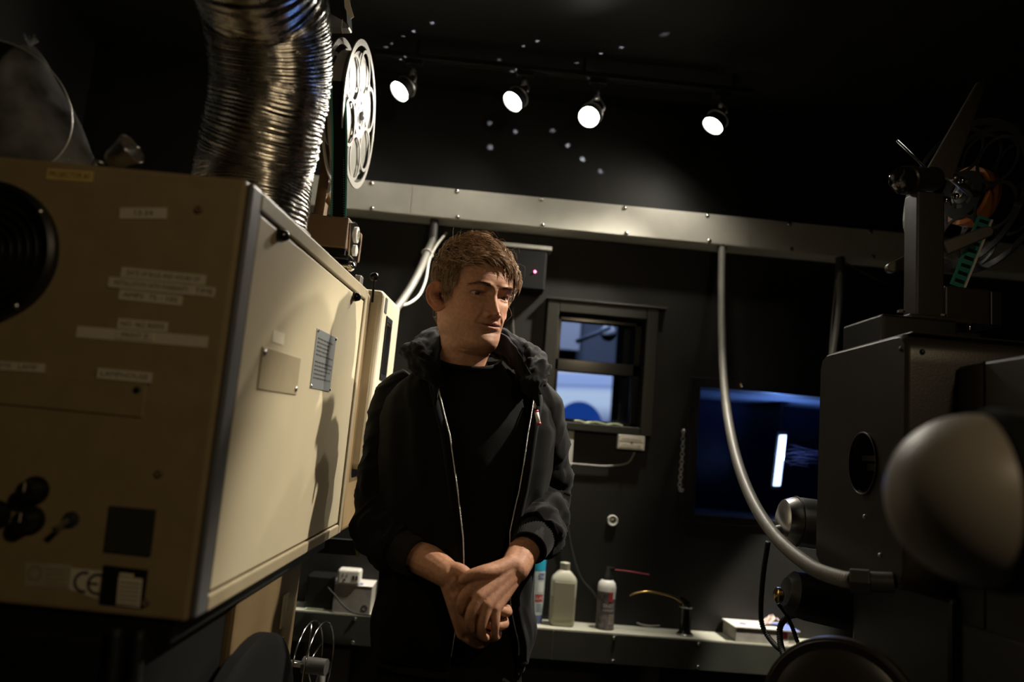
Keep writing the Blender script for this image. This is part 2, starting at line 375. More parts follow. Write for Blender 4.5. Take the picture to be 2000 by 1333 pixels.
# hairline scratches wiped into the pane, catching the bar's light
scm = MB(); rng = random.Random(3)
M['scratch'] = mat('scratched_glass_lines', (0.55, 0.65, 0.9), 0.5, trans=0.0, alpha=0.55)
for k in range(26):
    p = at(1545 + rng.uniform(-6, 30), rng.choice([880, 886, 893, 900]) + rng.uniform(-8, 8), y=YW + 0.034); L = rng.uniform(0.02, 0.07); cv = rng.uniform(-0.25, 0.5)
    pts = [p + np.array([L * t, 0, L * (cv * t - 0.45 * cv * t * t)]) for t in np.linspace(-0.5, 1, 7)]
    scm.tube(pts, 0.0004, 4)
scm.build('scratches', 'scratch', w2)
MB().cyl(at(1448, 753, y=YW - 0.012), at(1448, 753, y=YW - 0.03), 0.009, 0.006, 12).build('thumb_screw', 'brass', w2, True)

# light bar hanging in the deep port
p0, p1 = at(1529, 850, y=3.22), at(1517, 950, y=3.22)
lb = thing('light_bar', 'bright white vertical light bar glowing inside the deep blue projection port', 'light', p1)
u_, v_, a_ = basis(p1 - p0)
MB().obox((p0 + p1) / 2, [0.995, 0, 0.1], [0, 1, 0], (p0 - p1) / np.linalg.norm(p0 - p1), (0.026, 0.02, np.linalg.norm(p1 - p0))).build('lit_tube', 'bar', lb, bevel=0.003)
MB().obox((p0 + p1) / 2 + np.array([0, 0.02, 0]), [0.995, 0, 0.1], [0, 1, 0], (p0 - p1) / np.linalg.norm(p0 - p1), (0.04, 0.02, np.linalg.norm(p1 - p0) + 0.03)).build('backing', 'black', lb)
MB().cyl(p0 + (0, 0.02, 0), (p0[0], p0[1] + 0.02, W2[3] + 0.001), 0.005).build('hanger', 'black', lb)
light('light_bar_light', 'AREA', tuple((p0 + p1) / 2 + np.array([0.0, -0.02, 0.0])), 4.0, (0.30, 0.50, 1.0), (1.2, 2.9, 2.3), size=0.03)

# auditorium seen through the viewing port
def screen_mat():
    m, nt, out = node_mat('projected_picture')
    tc = nt.nodes.new('ShaderNodeTexCoord'); sp = nt.nodes.new('ShaderNodeSeparateXYZ'); nt.links.new(tc.outputs['Generated'], sp.inputs[0])
    ramp = nt.nodes.new('ShaderNodeValToRGB'); cr = ramp.color_ramp
    for pos, colr in ((0.0, (0.01, 0.03, 0.20)), (0.40, (0.62, 0.75, 1.0)), (0.60, (0.66, 0.78, 1.0)), (0.685, (0.42, 0.54, 0.92)), (0.715, (0.22, 0.30, 0.60)), (0.74, (0.40, 0.52, 0.92)), (0.9, (0.42, 0.55, 0.98)), (1.0, (0.60, 0.72, 1.0))):
        e = cr.elements.new(pos); e.color = (*colr, 1)
    cr.elements.remove(cr.elements[0]) if cr.elements[0].position == 0.0 and cr.elements[0].color[0] == 0 else None
    # the band runs slightly uphill
    ml = nt.nodes.new('ShaderNodeMath'); ml.operation = 'MULTIPLY_ADD'; ml.inputs[1].default_value = -0.10; nt.links.new(sp.outputs['X'], ml.inputs[0]); nt.links.new(sp.outputs['Z'], ml.inputs[2])
    ad = nt.nodes.new('ShaderNodeMath'); ad.operation = 'ADD'; ad.inputs[1].default_value = 0.07; nt.links.new(ml.outputs[0], ad.inputs[0]); nt.links.new(ad.outputs[0], ramp.inputs['Fac'])
    # dark blue hill
    def m2(op, a, b):
        n = nt.nodes.new('ShaderNodeMath'); n.operation = op
        for i, q in enumerate((a, b)):
            if isinstance(q, (int, float)): n.inputs[i].default_value = q
            else: nt.links.new(q, n.inputs[i])
        return n.outputs[0]
    ex = m2('DIVIDE', m2('SUBTRACT', sp.outputs['X'], 0.70), 0.235); ez = m2('DIVIDE', m2('SUBTRACT', sp.outputs['Z'], 0.02), 0.43)
    rr = m2('ADD', m2('MULTIPLY', ex, ex), m2('MULTIPLY', ez, ez))
    mr = nt.nodes.new('ShaderNodeMapRange'); mr.inputs['From Min'].default_value = 1.02; mr.inputs['From Max'].default_value = 0.94; nt.links.new(rr, mr.inputs['Value'])
    mix = nt.nodes.new('ShaderNodeMixRGB'); nt.links.new(mr.outputs['Result'], mix.inputs[0]); nt.links.new(ramp.outputs['Color'], mix.inputs[1]); mix.inputs[2].default_value = (0.012, 0.055, 0.30, 1)
    em = nt.nodes.new('ShaderNodeEmission'); em.inputs['Strength'].default_value = 1.0; nt.links.new(mix.outputs[0], em.inputs[0]); nt.links.new(em.outputs[0], out.inputs[0]); return m
M['screen'] = screen_mat()
q0, q1 = at(1085, 815, y=9.0), at(1197, 727, y=9.0)
scr = thing('cinema_screen', 'bright blue lit cinema screen seen through the lower pane of the viewing port', 'screen', (0.45, 9.0, 1.5))
MB().box((q1[0] - 1.15, 9.0, 1.70), (q1[0], 9.02, q1[2])).build('picture', 'screen', scr)
MB().box((q1[0], 8.99, 1.4), (q1[0] + 0.08, 9.03, q1[2] + 0.08)).box((q1[0] - 1.23, 8.99, 1.4), (q1[0] - 1.15, 9.03, q1[2] + 0.08)).box((q1[0] - 1.15, 8.99, q1[2]), (q1[0], 9.03, q1[2] + 0.08)).build('masking', 'blackmatte', scr)
M['panelpale'] = mat('pale_acoustic_panel', (0.62, 0.60, 0.64), 0.8)
M['panelgrey'] = mat('grey_acoustic_panel', (0.16, 0.17, 0.21), 0.8)
s0, s1 = at(1090, 690, y=6.2), at(1137, 610, y=6.2)
tag(settle(MB().box((s0[0] - 0.2, 6.2, s0[2] + 0.03), (s1[0], 6.28, 3.499)).build('acoustic_panel', 'panelpale', bevel=0.01)), 'pale acoustic panel seen through the upper pane of the viewing port', 'panel')
s2 = at(1195, 640, y=6.5)
tag(settle(MB().box((s1[0] + 0.01, 6.5, s0[2] - 0.05), (s2[0] + 0.05, 6.58, 3.499)).build('acoustic_panel', 'panelgrey', bevel=0.01)), 'dim grey acoustic panel right of the pale one beyond the viewing port', 'panel')
h = at(1187, 652, y=5.2)
tag(settle(MB().lathe(h, (0, -1, 0), [(0.001, 0.0), (0.05, 0.0), (0.055, 0.02), (0.03, 0.07), (0.001, 0.075)], 24).build('wall_speaker', 'panelpale', smooth=True)), 'small round pale fitting seen through the upper pane of the viewing port', 'fitting')
g0, g1 = at(1125, 668, y=4.9), at(1192, 640, y=4.9)
tag(settle(MB().tube([g0, g1], 0.014, 10).cyl(g1, (g1[0], g1[1], 3.499), 0.006).build('hanging_rail', 'panelgrey', smooth=True)), 'slanting grey rail seen through the upper pane of the viewing port', 'rail')
struct(MB().box((-3, 9.03, -1), (5, 9.13, 3.6)).build('wall_auditorium', 'wall'))
struct(MB().box((-3, 3.06, 3.5), (5, 9.03, 3.6)).build('ceiling_auditorium', 'ceil'))

# ------------------------------------------------------------------ trunking along the wall
def screw(mb_parent, p, n, r=0.008, m='steel', name='screw', frame=None):
    return MB().lathe(p, n, [(r, 0), (r, 0.001), (r * 0.75, 0.0035), (r * 0.2, 0.0045)], 12).build(name, m, mb_parent, smooth=True, frame=frame)
up = thing('cable_trunking', 'long pale grey metal cable trunking high on the wall under the track lights', 'trunking', (0, 2.85, 2.165))
seams = [-0.80, -0.285, 0.988, XR]
for i in range(3):
    MB().box((seams[i] + 0.0015, 2.85, 2.166), (seams[i + 1] - 0.0015, 2.853, 2.278)).build('cover', 'trunk', up, bevel=0.0012)
MB().box((-0.80, 2.853, 2.163), (XR, YW - 0.001, 2.28)).build('channel', 'trunk', up)
for k in range(10):
    x = -0.435 + 0.3145 * k
    for z in (2.270, 2.174):
        if x < XR - 0.05:
            screw(up, (x + (0.012 if z < 2.2 else 0), 2.85, z), (0, -1, 0), 0.0085, 'chrome')
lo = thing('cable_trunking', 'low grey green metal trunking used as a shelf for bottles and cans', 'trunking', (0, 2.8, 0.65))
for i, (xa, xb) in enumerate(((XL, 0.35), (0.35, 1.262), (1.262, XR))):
    MB().box((xa + 0.001, 2.80, 0.652), (xb - 0.001, 2.803, 0.748)).build('cover', 'trunklow_shaded', lo, bevel=0.001)
MB().box((XL, 2.803, 0.652), (XR, YW - 0.001, 0.752)).build('channel', 'trunklow_lit', lo)
for k in range(9):
    x = -0.32 + 0.293 * k + 0.0
    for z in (0.738, 0.662):
        if x < XR - 0.05: screw(lo, (x, 2.80, z), (0, -1, 0), 0.007, 'chrome')
for k in range(3):
    MB().box((-0.5 + 1.15 * k + 0.02, 2.82, 0.0), (-0.5 + 1.15 * k + 0.075, 2.88, 0.652)).build('support_post', 'trunklow_shaded', lo, bevel=0.002)

# ------------------------------------------------------------------ track and spot lamps
TZ = 2.687; TY = 2.69; LS = 1.1
tr = thing('lighting_track', 'thin black lighting track carrying four spot lamps under the ceiling', 'track', (0.25, TY, TZ))
MB().box((-0.45, TY - 0.017, TZ), (0.92, TY + 0.017, TZ + 0.018)).build('rail', 'black', tr, bevel=0.002)
MB().box((-0.45, TY - 0.012, TZ - 0.003), (0.92, TY - 0.006, TZ)).box((-0.45, TY + 0.006, TZ - 0.003), (0.92, TY + 0.012, TZ)).build('contact_strip', 'conduitdark', tr)
for x in (-0.3, 0.3, 0.85): MB().cyl((x, TY, TZ + 0.018), (x, TY, ZC - 0.0005), 0.006).build('hanger', 'black', tr)
M['holder'] = mat('spot_housing_black', (0.012, 0.012, 0.011), 0.3, 0.2)
lampdefs = [  # face centre pixel, aim, label, leak spots on the ceiling / wall
    ((780, 179), (52, -0.80, -0.60), 'leftmost black spot lamp, nearest the reel', [(755, 92), (765, 85), (773, 80), (788, 71), (808, 61), (845, 45)], []),
    ((1001, 199), (47, -0.75, -0.65), 'second black spot lamp from the left on the track', [(975, 117), (989, 104), (1003, 97), (1022, 90), (1050, 80)], [(957, 241), (1006, 257), (958, 288)]),
    ((1150, 229), (26, -0.6, -0.8), 'third spot lamp from the left, the one shining straight into the camera', [(1108, 131), (1127, 123), (1146, 115), (1174, 105), (1214, 93), (1300, 67)], [(1080, 255), (1109, 284), (1138, 311), (1172, 335)]),
    ((1392, 246), (50, -0.60, -0.80), 'rightmost black spot lamp, far from the other three', [], []),
]
for i, ((u, v), aim, lab, leaks, wleaks) in enumerate(lampdefs):
    f = at(u, v, y=2.66); vw = CAM - f; vw /= np.linalg.norm(vw); im = aim[1] * RT + aim[2] * UP; im = im - vw * (im @ vw); im /= np.linalg.norm(im)
    ax = math.cos(rad(aim[0])) * vw + math.sin(rad(aim[0])) * im
    cen = f - ax * 0.045 * LS
    piv = np.array([cen[0] + 0.012, TY, cen[2] + 0.05 * LS])
    t = thing('spot_lamp', lab, 'lamp', (piv[0], TY, TZ - 0.03), group='spot lamps on the ceiling track')
    MB().box((piv[0] - 0.03, TY - 0.014, TZ - 0.022), (piv[0] + 0.03, TY + 0.014, TZ - 0.002)).build('adapter', 'holder', t, bevel=0.003)
    MB().cyl((piv[0], TY, TZ - 0.022), (piv[0], TY, piv[2] + 0.004), 0.006, n=14).build('stem', 'holder', t, True)
    MB().sphere((piv[0], TY, piv[2]), 0.011, 14, 10).build('swivel', 'steel', t, True)
    sx, sy, _ = basis(ax)
    side = np.array([ax[1], -ax[0], 0]); side /= np.linalg.norm(side)
    e1, e2 = cen + side * 0.036 * LS, cen - side * 0.036 * LS
    MB().tube(catmull([e1, e1 * 0.6 + piv * 0.4 + side * 0.012, piv, e2 * 0.6 + piv * 0.4 - side * 0.012, e2], 6), 0.0035, 8).build('yoke', 'steel', t, True)
    # hollow housing with vent holes; the filament light inside leaks through them
    hc = cen + ax * 0.004; R0 = 0.031 * LS
    holes = [at(p[0], p[1], z=ZC) - hc for p in leaks] + [at(p[0], p[1], y=YW) - hc for p in wleaks]
    holes = [q / np.linalg.norm(q) for q in holes]
    nu, nv = 300, 200; vs = []; fs = []
    PH, THh = np.meshgrid(np.linspace(0, math.pi, nv + 1), np.linspace(0, 2 * math.pi, nu, endpoint=False), indexing='ij')
    dirs = (np.cos(PH)[..., None] * -ax + np.sin(PH)[..., None] * (np.cos(THh)[..., None] * sx + np.sin(THh)[..., None] * sy)).reshape(-1, 3)
    if not holes: nu, nv = 48, 32; PH, THh = np.meshgrid(np.linspace(0, math.pi, nv + 1), np.linspace(0, 2 * math.pi, nu, endpoint=False), indexing='ij'); dirs = (np.cos(PH)[..., None] * -ax + np.sin(PH)[..., None] * (np.cos(THh)[..., None] * sx + np.sin(THh)[..., None] * sy)).reshape(-1, 3)
    KK, JJ = np.meshgrid(np.arange(nv), np.arange(nu), indexing='ij'); J2 = (JJ + 1) % nu
    quads = np.stack([KK * nu + JJ, KK * nu + J2, (KK + 1) * nu + J2, (KK + 1) * nu + JJ], -1).reshape(-1, 4)
    if holes:
        cdir = dirs[quads].mean(1); cdir /= np.linalg.norm(cdir, axis=1)[:, None]
        quads = quads[(cdir @ np.array(holes).T).max(1) < math.cos(rad(1.3))]
    vs = list(hc + R0 * dirs); fs = [tuple(int(q) for q in f4) for f4 in quads]
    MB().add(vs, fs).build('vented_housing', 'holder', t, True)
    MB().lathe(cen, ax, [(r_ * LS, h_ * LS) for r_, h_ in [(0.0325, 0.006), (0.0345, 0.008), (0.0355, 0.036), (0.037, 0.038), (0.037, 0.046), (0.034, 0.046), (0.033, 0.034), (0.0325, 0.006)]], 36, False, False).build('barrel', 'holder', t, 'auto')
    MB().torus(cen + ax * 0.012 * LS, ax, 0.0358 * LS, 0.0022 * LS, 40, 8).build('trim_ring', 'steel', t, True)
    MB().lathe(cen, ax, [(r_ * LS, h_ * LS) for r_, h_ in [(0.001, 0.040), (0.0325, 0.040), (0.0325, 0.0425), (0.02, 0.0455), (0.001, 0.0465)]], 32).build('lens', 'lens', t, True)
    light('spot_lamp_light', 'SPOT', tuple(cen + ax * 0.049 * LS), (13, 36, 32, 275)[i], LAMP, tuple(f + ax), spot_size=rad((86, 86, 80, 82)[i]), spot_blend=0.75, shadow_soft_size=(0.02, 0.02, 0.02, 0.036)[i])
    light('spot_spill_light', 'SPOT', tuple(cen + ax * 0.050 * LS), (6, 13, 13, 20)[i], LAMP, tuple(f + ax), spot_size=rad(165), spot_blend=1.0, shadow_soft_size=0.03)
    if holes: light('vent_leak_light', 'POINT', tuple(hc), 20, (0.85, 0.88, 1.0), shadow_soft_size=0.0008)

# ------------------------------------------------------------------ fittings on the wall
cb = thing('control_box', 'black wall box with a ribbed pale top and a glowing red indicator', 'box', (0.15, 2.9, 1.98))
c0, c1 = at(975, 560, y=2.86), at(1070, 486, y=2.86)
MB().box((c0[0] - 0.02, 2.86, c0[2]), (c1[0], YW - 0.001, c1[2])).build('casing', 'blackmatte', cb, bevel=0.006)
for k in range(28):
    x = c0[0] - 0.015 + (c1[0] - c0[0] + 0.03) * k / 27.6
    MB().box((x, 2.857, c1[2] - 0.006), (x + 0.0045, 2.93, c1[2] + 0.008)).build('vent_rib', 'trunk', cb)
MB().sphere(at(1045, 531, y=2.858), 0.0042, 12, 8).build('indicator', 'reddot', cb, True)
def plate(name, u, v, wpx, hpx, m, label, cat, lines=(), yy=YW - 0.001, th=0.012, bev=0.002):
    p = at(u, v, y=yy); s = (yy) / FPX * 1.01; w, hh = wpx * s, hpx * s
    t = thing(name, label, cat, (p[0], yy, p[2] - hh / 2))
    MB().box((p[0] - w / 2, yy - th, p[2] - hh / 2), (p[0] + w / 2, yy, p[2] + hh / 2)).build('plate', m, t, bevel=bev)
    return t, p, w, hh, yy - th
t, p, w, hh, yf = plate('labelled_switch_box', 1230, 865, 52, 27, 'trunk', 'small grey wall box with two printed label strips under the viewing port', 'wall box', th=0.03)
for dz, wf, body, mm in ((0.010, 0.86, 'SCREEN MASKING', 'tape'), (-0.012, 0.84, 'OPEN    CLOSE', 'tape')):
    q = MB().box((p[0] - w * wf / 2, yf - 0.001, p[2] + dz - 0.0065), (p[0] + w * wf / 2, yf, p[2] + dz + 0.0065)).build('label_strip', mm, t)
    text_mb(body, 0.010, (p[0], yf - 0.0011, p[2] + dz), (1, 0, 0), (0, 0, 1), (0, -1, 0), fit=w * wf * 0.85).build('lettering', 'ink', q)
MB().cyl((p[0], yf, p[2]), (p[0], yf - 0.012, p[2] - 0.004), 0.0022).build('toggle', 'black', t, True)
t, p, w, hh, yf = plate('outlet_plate', 1112, 876, 12, 66, 'trunk', 'narrow grey metal plate on the wall beside the right sleeve', 'plate', th=0.02)
for dz in (-0.45, 0.45): screw(t, (p[0], yf, p[2] + dz * hh), (0, -1, 0), 0.004)
kp = at(1196, 1017, y=YW - 0.002)
kb = thing('round_knob', 'small round silver button on the black wall below the viewing port', 'button', kp)
MB().lathe(kp, (0, -1, 0), [(0.0195, 0), (0.0195, 0.008), (0.017, 0.011), (0.013, 0.009), (0.013, 0.0)], 28, True, False).build('rim', 'offwhite', kb, 'auto')
MB().lathe(kp, (0, -1, 0), [(0.0125, 0.0), (0.0125, 0.006), (0.008, 0.009), (0.0005, 0.010)], 24, False, True).build('cap', 'steel', kb, True)
ch = thing('hanging_chain', 'short thin metal chain hanging left of the projection port', 'chain', at(1328, 960, y=YW - 0.02))
n = 16
for k in range(n):
    q = at(1335 - 8 * (k / (n - 1)) ** 1.2, 843 + 112 * k / (n - 1), y=YW - 0.02)
    MB().torus(q, (1, 0.2, 0) if k % 2 else (0.2, 1, 0), 0.0068, 0.0017, 14, 6).build('chain_link', 'steel', ch, True)
q = at(1331, 958, y=YW - 0.02); MB().torus(q, (0, 0.6, 1), 0.009, 0.0022, 16, 6).build('end_ring', 'steel', ch, True)
MB().cyl(at(1336, 842, y=YW), at(1336, 842, y=YW - 0.03), 0.005).build('hook', 'steel', ch, True)
def cable(name, pts, r, m, label, k=8, cat='cable'):
    o = MB().tube(catmull(pts, k), r, 10).build(name, m, smooth=True); return tag(settle(o, pts[-1]), label, cat)
cable('wall_cable', [at(1090, 905, y=YW - 0.012), at(1112, 906, y=YW - 0.012), at(1150, 909, y=YW - 0.012), at(1188, 911, y=YW - 0.012), at(1225, 905, y=YW - 0.012), at(1240, 884, y=YW - 0.018)], 0.0035, 'conduit', 'thin pale cable running from the sleeve to the grey wall box')
cable('wall_cable', [at(1085, 940, y=YW - 0.02), at(1104, 1010, y=YW - 0.02), at(1118, 1080, y=YW - 0.02), at(1135, 1130, y=YW - 0.02), at(1160, 1160, y=YW - 0.02), at(1180, 1200, y=YW - 0.02)], 0.004, 'conduitdark', 'thin dark cable hanging down the wall behind the white bottle')
cable('wall_cable', [at(1002, 600, y=YW - 0.006), at(1003, 640, y=YW - 0.006), at(1006, 700, y=YW - 0.006)], 0.0016, 'conduit', 'hair thin wire on the wall right of the face')
ppr = MB(); pp = [at(1122, 817, y=YW - 0.02), at(1150, 822, y=YW - 0.02), at(1185, 824, y=YW - 0.02), at(1216, 826, y=YW - 0.02)]
for i, q in enumerate(catmull(pp, 5)):
    pass
rib = catmull(pp, 5); zz = W1[2] + 0.001
ppr.loft([[(q[0], YW - 0.028, zz + 0.002 + 0.003 * math.sin(i * 1.1)), (q[0], YW - 0.002, zz + 0.003 + 0.002 * math.cos(i)), (q[0], YW - 0.002, zz + 0.006 + 0.002 * math.cos(i)), (q[0], YW - 0.028, zz + 0.006 + 0.003 * math.sin(i * 1.1))] for i, q in enumerate(rib)])
M['greenpaper'] = mat('pale_green_paper', (0.55, 0.62, 0.42), 0.6)
tag(settle(ppr.build('folded_paper', 'greenpaper')), 'folded pale green paper lying on the sill of the viewing port', 'paper')

# conduits
def ribbed(path, r, n=14, amp=0.06, pitch=0.006):
    P = [np.array(p) for p in path]; seg = np.cumsum([0] + [np.linalg.norm(P[i + 1] - P[i]) for i in range(len(P) - 1)]); L = seg[-1]
    k = int(L / pitch * 4); s = np.linspace(0, L, k); xyz = np.stack([np.interp(s, seg, [p[c] for p in P]) for c in range(3)], 1)
    mb = MB(); mb.tube(xyz, r, n, rfun=lambda i: r * (1 + amp * math.cos(2 * math.pi * i / 4))); return mb
fc = thing('flexible_conduit', 'long grey ribbed conduit curving from the trunking down to the right projector', 'conduit', at(1690, 1140, d=1.33))
pts = [at(1410, 478, y=2.87), at(1409, 560, y=2.80), at(1410, 660, y=2.70), at(1416, 770, y=2.52), at(1432, 870, y=2.25), at(1462, 962, y=1.98), at(1512, 1045, y=1.72), at(1580, 1105, y=1.50), at(1640, 1130, y=1.38), at(1668, 1134, y=1.345)]
ribbed(catmull(pts, 14), 0.0135).build('hose', 'conduit', fc, True)
e0, e1 = at(1660, 1134, y=1.35), at(1700, 1137, y=1.335); e2 = at(1745, 1139, y=1.32)
MB().cyl(e0, e1, 0.022, n=6).build('gland_nut', 'conduitdark', fc, bevel=0.002)
MB().cyl(e1, e2, 0.017, n=20).build('sleeve', 'conduitdark', fc, 'auto')
MB().cyl(at(1410, 470, y=2.87) + (0, 0, 0.0), at(1410, 490, y=2.87), 0.018, n=20).build('top_fitting', 'conduitdark', fc, 'auto')
lc = thing('flexible_conduit', 'short grey conduit running from the trunking behind the man down to the left projector', 'conduit', at(785, 592, y=2.55))
pts = [at(848, 436, y=2.88), at(846, 465, y=2.86), at(836, 490, y=2.82), at(820, 528, y=2.72), at(803, 560, y=2.62), at(783, 590, y=2.52), at(760, 620, y=2.42), at(735, 650, y=2.32)]
ribbed(catmull(pts, 12), 0.0125).build('hose', 'conduit', lc, True)
MB().cyl(at(849, 430, y=2.88), at(845, 470, y=2.86), 0.016, n=18).build('top_fitting', 'conduitdark', lc, 'auto')
cable('thin_cable', [at(872, 455, y=2.9), at(851, 482, y=2.84), at(838, 510, y=2.78), at(832, 545, y=2.70), at(820, 575, y=2.62), at(800, 592, y=2.55), at(783, 597, y=2.52), at(755, 600, y=2.45)], 0.0045, 'whiteplastic', 'thin white cable tied to the short conduit behind the man')
zt = at(834, 495, y=2.81)
tag(settle(MB().torus(zt, at(830, 505, y=2.79) - at(838, 485, y=2.83), 0.0175, 0.0028, 24, 8).box((zt[0] + 0.014, zt[1] - 0.014, zt[2] - 0.014), (zt[0] + 0.024, zt[1] - 0.004, zt[2] - 0.006)).build('cable_tie', 'whiteplastic', smooth=True)), 'white cable tie looped around the short conduit', 'cable tie')
sc2 = thing('flexible_conduit', 'short conduit dropping from the trunking behind the right projector', 'conduit', at(1630, 690, y=2.6))
pts = [at(1641, 505, y=2.87), at(1641, 545, y=2.84), at(1640, 590, y=2.78), at(1635, 640, y=2.70), at(1628, 690, y=2.6), at(1620, 760, y=2.45)]
ribbed(catmull(pts, 10), 0.0125).build('hose', 'conduit', sc2, True)
MB().cyl(at(1641, 500, y=2.87), at(1641, 545, y=2.85), 0.017, n=18).build('top_fitting', 'conduitdark', sc2, 'auto')
cable('thin_cable', [at(1634, 510, y=2.88), at(1632, 560, y=2.86), at(1626, 620, y=2.80), at(1621, 690, y=2.72), at(1618, 760, y=2.6)], 0.0035, 'conduit', 'thin grey cable beside the conduit behind the right projector')
cable('thin_cable', [at(1650, 512, y=2.88), at(1690, 535, y=2.86), at(1740, 555, y=2.85), at(1785, 540, y=2.85), at(1812, 500, y=2.88)], 0.003, 'conduitdark', 'thin dark cable sagging under the trunking left of the reel post')
# ------------------------------------------------------------------ left film projector (seen from behind, lamphouse nearest)
R1 = rotm(rad(-3.4), rad(2.0), rad(0.8)); P1 = at(482, 349, d=1.03); F1 = (R1, P1)
def loc1(u, v, ax, val):
    d = R1.T @ ray(u, v); o = R1.T @ (CAM - P1); t = (val - o[ax]) / d[ax]; return o + t * d
def tow1(p): return R1 @ np.array(p, float) + P1
fp = thing('film_projector', 'large beige film projector with a labelled lamphouse in the left foreground', 'projector', tow1((-0.3, 0.45, 0)) * np.array([1, 1, 0]))
def P(mb, name, m, parent=None, **k): return mb.build(name, m, parent or fp, frame=F1, **k)
P(MB().box((-0.62, 0, -0.56), (0, 0.82, 0)), 'lamphouse_body', 'beige', bevel=0.006, seg=3)
# the side door and its frame
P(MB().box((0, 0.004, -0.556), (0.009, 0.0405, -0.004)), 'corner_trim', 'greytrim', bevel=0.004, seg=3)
fr = MB().box((0, 0.79, -0.556), (0.009, 0.816, -0.004)).box((0, 0.042, -0.03), (0.009, 0.79, -0.004)).box((0, 0.042, -0.556), (0.009, 0.79, -0.535))
P(fr, 'door_frame', 'beigeframe', bevel=0.003)
P(MB().box((0.0, 0.0415, -0.5345), (0.0062, 0.050, -0.0305)), 'door_groove_shade', 'rubber', bevel=0.002)  # black strip standing in for the shadow line in the door groove
door = P(MB().box((0, 0.051, -0.532), (0.0055, 0.787, -0.033)), 'side_door', 'beigedoor', bevel=0.003)
for (u, v) in ((543, 460), (690, 580)):
    q = loc1(u, v, 0, 0.0055)
    P(MB().lathe(q, (1, 0, 0), [(0.010, 0), (0.010, 0.006), (0.007, 0.014), (0.0045, 0.016)], 16), 'door_stud', 'blackgloss', door, smooth='auto')
c0 = loc1(619, 641, 0, 0.0056); c1 = loc1(640, 765, 0, 0.0056)
sp = P(MB().box((0.0055, c0[1], c1[2]), (0.0070, c0[1] + 0.150, c0[2])), 'instruction_plate', 'plate', door, bevel=0.0006)
yy0, yy1, zz0, zz1 = c0[1], c0[1] + 0.150, c1[2], c0[2]
ln = MB(); rng = random.Random(5); z = zz1 - 0.016; k = 0
while z > zz0 + 0.010:
    x = yy0 + 0.010
    end = yy1 - 0.010 - rng.choice([0, 0, 0.01, 0.04])
    while x < end - 0.004:
        wl = rng.uniform(0.006, 0.022); ln.box((0.0070, x, z - 0.0024), (0.0072, min(x + wl, end), z + 0.0006)); x += wl + 0.003
    k += 1; z -= 0.0073 if k % 5 else 0.013
P(ln, 'printed_lines', 'ink', fp)
for y in (yy0 + 0.004, yy1 - 0.004):
    for zq in (zz0 + 0.004, zz1 - 0.004): P(MB().lathe((0.007, y, zq), (1, 0, 0), [(0.0035, 0), (0.003, 0.0015), (0.0005, 0.002)], 10), 'rivet', 'chrome', fp, smooth=True)
c0, c1 = loc1(508, 708, 0, 0.0056), loc1(577, 772, 0, 0.0056)
P(MB().box((0.0055, c0[1], c1[2]), (0.0075, c1[1], -0.205)), 'blank_plate', 'beigeframe', bevel=0.001)
for q in ((0.0075, c0[1] + 0.008, -0.213), (0.0075, c1[1] - 0.01, c1[2] + 0.01)): P(MB().lathe(q, (1, 0, 0), [(0.005, 0), (0.0045, 0.002), (0.0005, 0.003)], 12), 'plate_screw', 'steel', smooth=True)
q = loc1(543, 661, 0, 0.0056); P(MB().box((0.0055, q[1] - 0.028, q[2] - 0.008), (0.0062, q[1] + 0.03, q[2] + 0.010)), 'worn_sticker', 'tape')
# rear face: round vent
vc = np.array([-0.318, 0, -0.128])
P(MB().lathe(vc, (0, -1, 0), [(0.092, 0.0), (0.092, 0.012), (0.086, 0.016), (0.082, 0.012), (0.082, 0.0005)], 64, False, False), 'vent_rim', 'black', smooth='auto')
P(MB().lathe(vc, (0, -1, 0), [(0.0815, 0.0008), (0.001, 0.0008)], 48, False, True), 'vent_mesh', 'blackmatte')
for k in range(7): P(MB().torus(vc + (0, -0.006, 0), (0, -1, 0), 0.011 + 0.011 * k, 0.0012, 48, 6), 'vent_wire', 'black', smooth=True)
for k in range(4):
    th = rad(40 + 90 * k); P(MB().lathe(vc + (0.087 * math.cos(th), -0.014, 0.087 * math.sin(th)), (0, -1, 0), [(0.005, 0), (0.004, 0.003), (0.0005, 0.004)], 12), 'vent_screw', 'steel', smooth=True)
# rear face: tape labels
def strip(u0, v0, u1, v1, hpx, m, text=None, yo=0.0, tsize=0.55, name='label_strip', hs=1.0):
    a, b = loc1(u0, v0, 1, -yo), loc1(u1, v1, 1, -yo); c = (a + b) / 2; w = np.linalg.norm(b - a); rx = (b - a) / w; uz = np.array([-rx[2], 0, rx[0]])
    hh = hpx * 0.00066
    o = P(MB().obox(c + (0, -0.0005, 0), rx, (0, 1, 0), uz, (w, 0.001, hh)), name, m)
    if text: P(text_mb(text, hh * tsize * 1.25, c + (0, -0.00105, 0), rx, uz, (0, -1, 0), depth=0.0002, fit=w * 0.86), 'lettering', 'ink', o)
    return o
strip(92, 340, 182, 346, 22, 'tapey', 'PROJECTOR #1')
strip(234, 417, 326, 417, 22, 'tape', '13.34', tsize=0.5)
strip(237, 532, 402, 548, 20, 'tape', 'DATE OF BULB AND HOURS OF', yo=0.0)
strip(212, 551, 380, 568, 20, 'tape', 'INSTALLATION WITH WARRANTY', yo=0.0009)
strip(378, 567, 420, 572, 19, 'tape', 'TIME', yo=0.0)
strip(233, 575, 356, 588, 20, 'tape', 'AMPS  75 - 100', yo=0.0)
strip(150, 648, 406, 669, 22, 'tape', None, yo=0.0)
strip(230, 632, 328, 640, 20, 'tape', 'NO. 462 80005', yo=0.0011)
strip(228, 654, 300, 658, 16, 'tape', 'PRINT Z', yo=0.0011)
strip(190, 729, 297, 739, 20, 'tape', 'LAMPHOUSE', yo=0.003)
